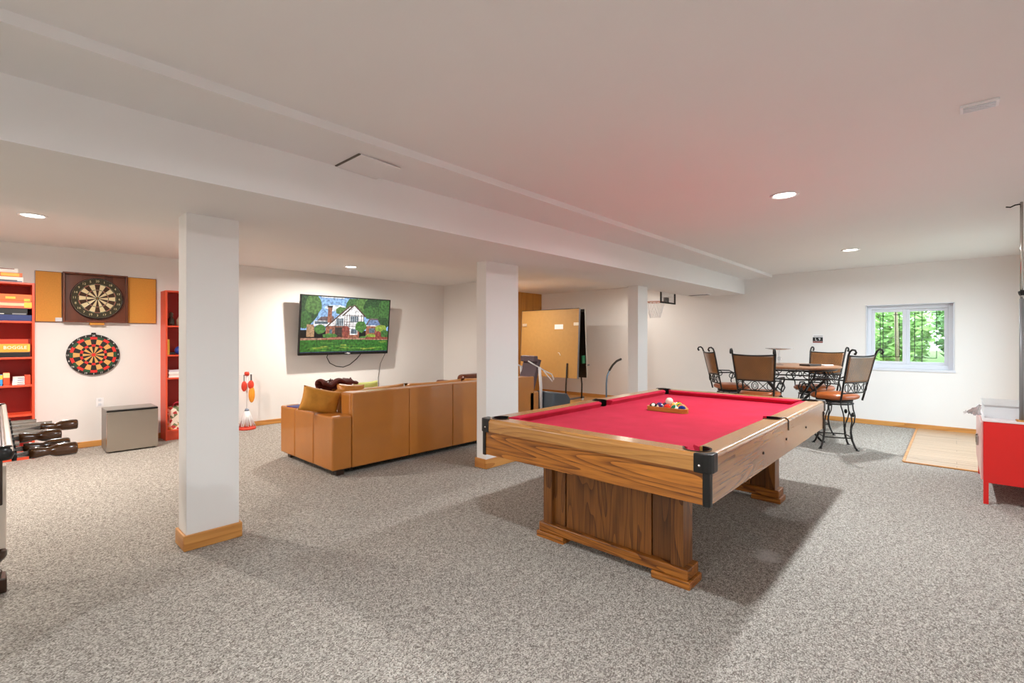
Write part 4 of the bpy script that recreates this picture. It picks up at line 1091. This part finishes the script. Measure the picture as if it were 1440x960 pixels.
    sc.tube(arc((0, y, zc), .036, 0, 2 * PI * 17 / 18, 17, 'XZ', 1.35), .0055, 6, closed=True)
    sc.tube(arc((0, y, zc), .018, 0, 2 * PI * 11 / 12, 11, 'XZ', 1.5), .004, 6, closed=True)
    for sx in (-1, 1):
        sc.tube([(sx * .04, y, zc - .05), (sx * .09, y, zc), (sx * .145, y, zc + .055)], .005, 6)
        sc.tube([(sx * .04, y, zc + .05), (sx * .09, y, zc), (sx * .145, y, zc - .055)], .005, 6)
        sc.tube(arc((sx * .165, y, zc), .03, 0, 2 * PI * 11 / 12, 11, 'XZ', 1.5), .005, 6, closed=True)
    sc.build('scroll_work', M['iron'], t, smooth=True)
    MB().tube([(-.2, back(.675), .675), (0, back(.675) - .018, .675), (.2, back(.675), .675)], .009, 7).build('lower_rail', M['iron'], t, smooth=True)
    return t
s0 = stool()
spots = [((6.94, 1.07), 65, 'iron swivel stool nearest the window, its whole legs in view beside the billiard table'),
         ((6.56, 1.80), 2, 'iron swivel stool with its dark woven back to the camera'),
         ((7.83, 1.45), 160, 'iron swivel stool facing the camera across the bar table'),
         ((7.27, 2.38), -52, 'iron swivel stool farthest from the window, angled towards the table')]
for i, ((x, y), face, lab) in enumerate(spots):
    o = s0 if i == 0 else copy_tree(s0)
    o.location = (x, y, 0); o.rotation_euler = (0, 0, math.radians(face - 90))
    o['label'] = lab; o['group'] = 'stools around the bar table'
gp = thing('cake_stand', 'clear glass plate on a tall stem standing on the bar table', 'stand', (7.12, 1.72, .960))
MB().lathe([(0, 0), (.05, 0), (.05, .006), (.012, .02), (.010, .19), (.012, .20), (0, .20)], seg=20).build('stem', M['clear'], gp, smooth=True)
MB().ball((0, 0, .085), .026, 16).build('glass_knob', M['clear'], gp, smooth=True)
MB().lathe([(0, .200), (.06, .199), (.165, .218), (.168, .222), (.06, .206), (0, .206)], seg=36).build('plate', mat('silver plate', (.80, .81, .82), .2, .4), gp, smooth=True)
o = MB().box(-.10, .10, -.075, .075, 0, .022).build('serving_tray', mat('dark tray', (.16, .12, .10), .4), bevel=.004); o.location = (7.12, 1.36, .960); o.rotation_euler = (0, 0, -.5)
prop(o, 'dark flat tray on the near side of the bar table', 'tray')
o = MB().box(-.07, .07, -.05, .05, 0, .014).build('card_pad', M['white'], bevel=.003); o.location = (7.30, 1.22, .960); o.rotation_euler = (0, 0, -.6)
prop(o, 'white pad lying at the edge of the bar table', 'pad')
# small sign on the far wall
sg = thing('wall_sign', 'small black and white sign with a red strip on the end wall', 'sign', (XW - .001, 1.632, 1.30))
MB().box(-.006, 0, -.072, .072, -.075, .075).build('backing', M['white'], sg, bevel=.002)
MB().box(-.008, -.006, -.070, .070, -.034, .030).build('black_band', M['black'], sg)
MB().box(-.008, -.006, -.070, .070, -.062, -.036).build('red_strip', mat('dull red', (.58, .34, .32), .5, noise=.25, scale=80), sg)
MB().box(-.008, -.006, -.068, .06, .040, .056).build('grey_line', mat('grey print', (.68, .67, .66), .5, noise=.15, scale=80), sg)
text('L 9', .062, M['white'], sg, (-.0085, 0, -.002), (PI / 2, 0, -PI / 2))

# ------------------------------------------------------------------ folded ping pong table
pp = thing('table_tennis_table', 'folded table tennis table standing upright in the alcove', 'table', (8.0, 6.32, 0))
hw, z0, z1 = .765, .50, 1.91
M['dark'] = mat('dark underside', (.13, .10, .07), .6, noise=.1)
def half(xb, xt, name, m_face, lip):
    ln = math.hypot(xt - xb, z1 - z0); ang = math.atan2(xt - xb, z1 - z0)
    o = bpy.data.objects.new(name, None); COL.objects.link(o); o.parent = pp; o.location = (xb, 0, z0); o.rotation_euler = (0, ang, 0)
    MB().box(0, .019, -hw, hw, 0, ln).build('board', m_face, o, bevel=.002)
    return o, ln
h1, ln = half(-.07, 0.0, 'near_half', M['hard'], 1)
MB().box(.019, .021, -hw + .003, hw - .003, .003, ln - .003).build('playing_face', M['dark'], h1)
MB().box(-.004, .045, -hw - .006, -hw, 0, ln).build('edge_frame', M['steel'], h1); MB().box(-.004, .045, hw, hw + .006, 0, ln).build('edge_frame', M['steel'], h1)
MB().box(-.004, .045, -hw - .006, hw + .006, ln, ln + .012).build('edge_frame', M['dark'], h1)
for y in (-.70, .68):
    MB().box(-.014, -.001, y - .07, y + .05, ln - .34, ln - .28).build('latch_plate', mat('zinc', (.80, .76, .68), .4, .4), h1, bevel=.003)
MB().box(-.003, -.0005, -.38, -.16, ln - .41, ln - .31).build('sticker', M['white'], h1)
MB().tube([(-.004, -.33, .46), (-.004, -.30, .51), (-.004, -.27, .51)], .006, 6).build('scuff', M['white'], h1)
h2, ln2 = half(.27, .19, 'far_half', M['dark'], 0)
MB().box(-.006, .03, -hw - .006, -hw, 0, ln2).build('edge_frame', M['chrome'], h2); MB().box(-.006, .03, hw, hw + .006, 0, ln2).build('edge_frame', M['chrome'], h2)
MB().box(-.10, -.002, -hw + .02, -hw + .05, .30, .46).build('net_post_box', mat('green box', (.12, .42, .28), .5), h2)
MB().box(.0, .12, -hw - .004, -hw + .02, .24, .27).build('stay', M['steel'], h2)
for y in (-.52, .58):
    MB().tube([(-.12, y, .06), (-.11, y, .36), (-.07, y, .80)], .016, 8).build('leg', M['dark'], pp, smooth=True)
    MB().tube([(.30, y - .1, .06), (.31, y - .1, .36), (.27, y - .1, .62)], .016, 8).build('leg', M['dark'], pp, smooth=True)
    MB().box(-.26, .45, y - .07, y - .02, .055, .085).build('base_bar', M['steel'], pp, bevel=.004)
    for x in (-.22, .41):
        MB().lathe([(0, -.012), (.03, -.012), (.033, 0), (.03, .012), (0, .012)], Matrix.Translation((x, y - .045, .034)) @ Matrix.Rotation(PI / 2, 4, 'X'), 18).build('wheel', M['white'], pp, smooth=True)
MB().box(-.14, -.11, -.54, .60, .07, .095).build('cross_bar', M['dark'], pp)

# ------------------------------------------------------------------ treadmill
tm = thing('treadmill', 'folded treadmill with white handrails behind the sofa end', 'treadmill', (6.15, 5.05, 0), math.radians(-8))
gb = mat('slate plastic', (.30, .34, .38), .4, noise=.08); pur = mat('plum deck', (.38, .31, .34), .5, noise=.1)
soft(MB().prism([(0, .10), (.40, .10), (.42, .30), (.34, .40), (.02, .44)], -.30, .12, 'Y').build('motor_hood', gb, tm, bevel=.02, seg=3))
MB().box(.0, .46, -.33, -.27, .0, .10).box(.0, .46, .09, .15, 0, .10).build('base_frame', M['black'], tm, bevel=.01)
for y in (-.05, .42):
    MB().tube([(-.02, y, .09), (-.03, y, .5), (-.06, y, .84)], .025, 10).build('upright', M['white'], tm, smooth=True)
    MB().tube([(-.22, y + .10, .94), (-.12, y + .04, .87), (-.06, y, .83), (.05, y - .05, .76), (.12, y - .10, .72), (.15, y - .12, .64), (.12, y - .12, .60), (.0, y - .03, .78)], .011, 8).build('handrail', M['white'], tm, smooth=True)
Mx = Matrix.Translation((-.10, .30, .52)) @ Matrix.Rotation(math.radians(18), 4, 'Y')
MB().box(-.04, .04, -.25, .12, -.46, .46, Mx).build('folded_deck', pur, tm, bevel=.012)
MB().box(.041, .046, -.20, .07, -.42, .42, Mx).build('running_belt', M['black'], tm)
MB().box(-.09, -.0, .05, .40, .92, 1.02).build('console', pur, tm, bevel=.015)

# bent pole in front of the far column
bp = thing('bent_pole', 'bent blue steel tube with dark grip before the farthest column', 'pole', (5.64, 3.47, 0))
dr = Vector((.679, -.734, 0))
pts = [(0, 0, .02), (0, 0, .70), tuple(dr * .01 + Vector((0, 0, .80))), tuple(dr * .04 + Vector((0, 0, .875)))]
MB().tube(pts, .011, 10).build('tube', mat('blue steel', (.42, .52, .60), .3, .6), bp, smooth=True)
MB().tube([pts[-1], tuple(dr * .085 + Vector((0, 0, .95))), tuple(dr * .14 + Vector((0, 0, 1.005))), tuple(dr * .205 + Vector((0, 0, 1.035)))], .014, 10).build('grip', mat('brown grip', (.24, .21, .18), .7), bp, smooth=True)
MB().lathe([(0, 0), (.11, 0), (.11, .012), (.02, .03), (0, .03)], seg=24).build('base', M['steel'], bp, smooth=True)

# mini basketball hoop on the beam
hp = thing('basketball_hoop', 'mini basketball hoop hanging from the far edge of the beam', 'hoop', (8.04, 3.70, 2.12))
MB().box(-.28, .28, -.006, .0, -.18, .20).build('backboard', M['clear'], hp)
MB().box(-.29, -.265, -.014, .008, -.195, .20).box(.265, .29, -.014, .008, -.195, .20).box(-.29, .29, -.014, .008, -.20, -.175).build('frame', M['black'], hp)
MB().box(-.05, .05, 0, .06, -.19, -.09).build('rim_bracket', M['black'], hp, bevel=.006)
rim = MB().tube(arc((0, .24, -.16), .18, 0, 2 * PI * 31 / 32, 31, 'XY'), .007, 8, closed=True).build('rim', mat('rim orange', (.78, .42, .28), .4), hp, smooth=True)
net = MB()
for k in range(16):
    for sgn in (-1, 1):
        pts = []
        for j in range(6):
            a = 2 * PI * (k + sgn * j * .5) / 16; r = .178 - .012 * j - .03 * (j / 5) ** .5
            pts.append((r * math.cos(a), .24 + r * math.sin(a), -.165 - .055 * j))
        net.tube(pts, .0028, 4)
net.build('net', M['white'], hp, kind='stuff')

# ------------------------------------------------------------------ red cabinet
rc = thing('metal_cabinet', 'red metal cabinet on square legs at the right edge', 'cabinet', (5.35, YR + .03, 0))
CW, CD = 1.18, .48
MB().box(0, CW, 0, CD, .17, .655).build('body', M['redc'], rc, bevel=.004)
MB().box(-.004, CW + .004, -.004, CD + .006, .655, .672).build('top', mat('pale enamel', (.90, .86, .86), .3), rc, bevel=.003)
for x in (0, CW - .03):
    for y in (0, CD - .03): MB().box(x, x + .03, y, y + .03, 0, .172).build('leg', M['redc'], rc)
for k in range(2):
    d = MB().box(.02 + k * .57, .58 + k * .57, CD, CD + .014, .185, .645).build('door', mat('red enamel with painted reflection', (.86, .66, .64), .3), rc, bevel=.004)  # red doors: their grazing reflection is put into a pale pink colour
    MB().box(.50 if k == 0 else .64, .53 if k == 0 else .67, CD + .014, CD + .03, .38, .46).build('handle', M['chrome'], d, bevel=.003)
bx = thing('clear_box', 'shallow clear plastic box on the red cabinet', 'box', (5.475, YR + .12, .672))
MB().box(.004, .546, .004, .376, 0, .004).box(0, .55, 0, .004, 0, .095).box(0, .55, .376, .38, 0, .095).box(0, .004, .004, .376, 0, .095).box(.546, .55, .004, .376, 0, .095).build('walls', mat('frosted plastic', (.84, .85, .86), .3), bx, bevel=.002)
MB().box(-.006, .556, -.006, .386, .095, .108).build('lid', mat('white plastic', (.86, .85, .85), .3, trans=.3), bx, bevel=.003)
mb = MB(); rnd = random.Random(3)
mb.grid(lambda u, v: Vector((.015 + .5 * u, .015 + .35 * v, .02 + .05 * rnd.random())), 9, 8)
mb.build('crumpled_wrap', mat('grey white wrap', (.78, .78, .80), .3, noise=.15, scale=40), bx)
mb = MB()
mb.grid(lambda u, v: Vector((.14 * (u - .5) + .02 * rnd.random(), .10 * v + .015 * rnd.random(), .05 * math.cos(u * 5) * (1 - v) + .02 * rnd.random() - .03 * v)), 8, 8)
o = mb.build('plastic_bag', mat('cloudy film', (.84, .84, .85), .25, trans=.6)); o.location = (5.45, -.165, .725); prop(o, 'crumpled clear plastic bag hanging off the red cabinet corner', 'bag')
o['kind'] = 'thing'
rkk = thing('pole_rack', 'tall slim metal pole rack with a hook standing on the red cabinet', 'rack', (5.40, -.382, .672))
for x, y, top in ((0, .0, 1.70), (.01, -.045, 1.722)):
    MB().tube([(x, y, 0), (x, y, top * .56)], .013, 10).build('pole', mat('grey pole', (.55, .55, .56), .4, .3), rkk, smooth=True)
    MB().tube([(x, y, top * .56), (x, y, top)], .009, 10).build('pole', M['chrome'], rkk, smooth=True)
MB().tube([(0, 0, 1.685), (0, .035, 1.682), (-.01, .06, 1.668), (-.02, .085, 1.672)], .005, 6).build('hook', M['black'], rkk, smooth=True)
MB().tube([(.012, -.05, 1.01), (0, .012, .99)], .02, 10).build('clamp', M['black'], rkk)
MB().box(-.035, .045, -.075, .03, 0, .012).build('foot_plate', M['oak'], rkk, bevel=.003)
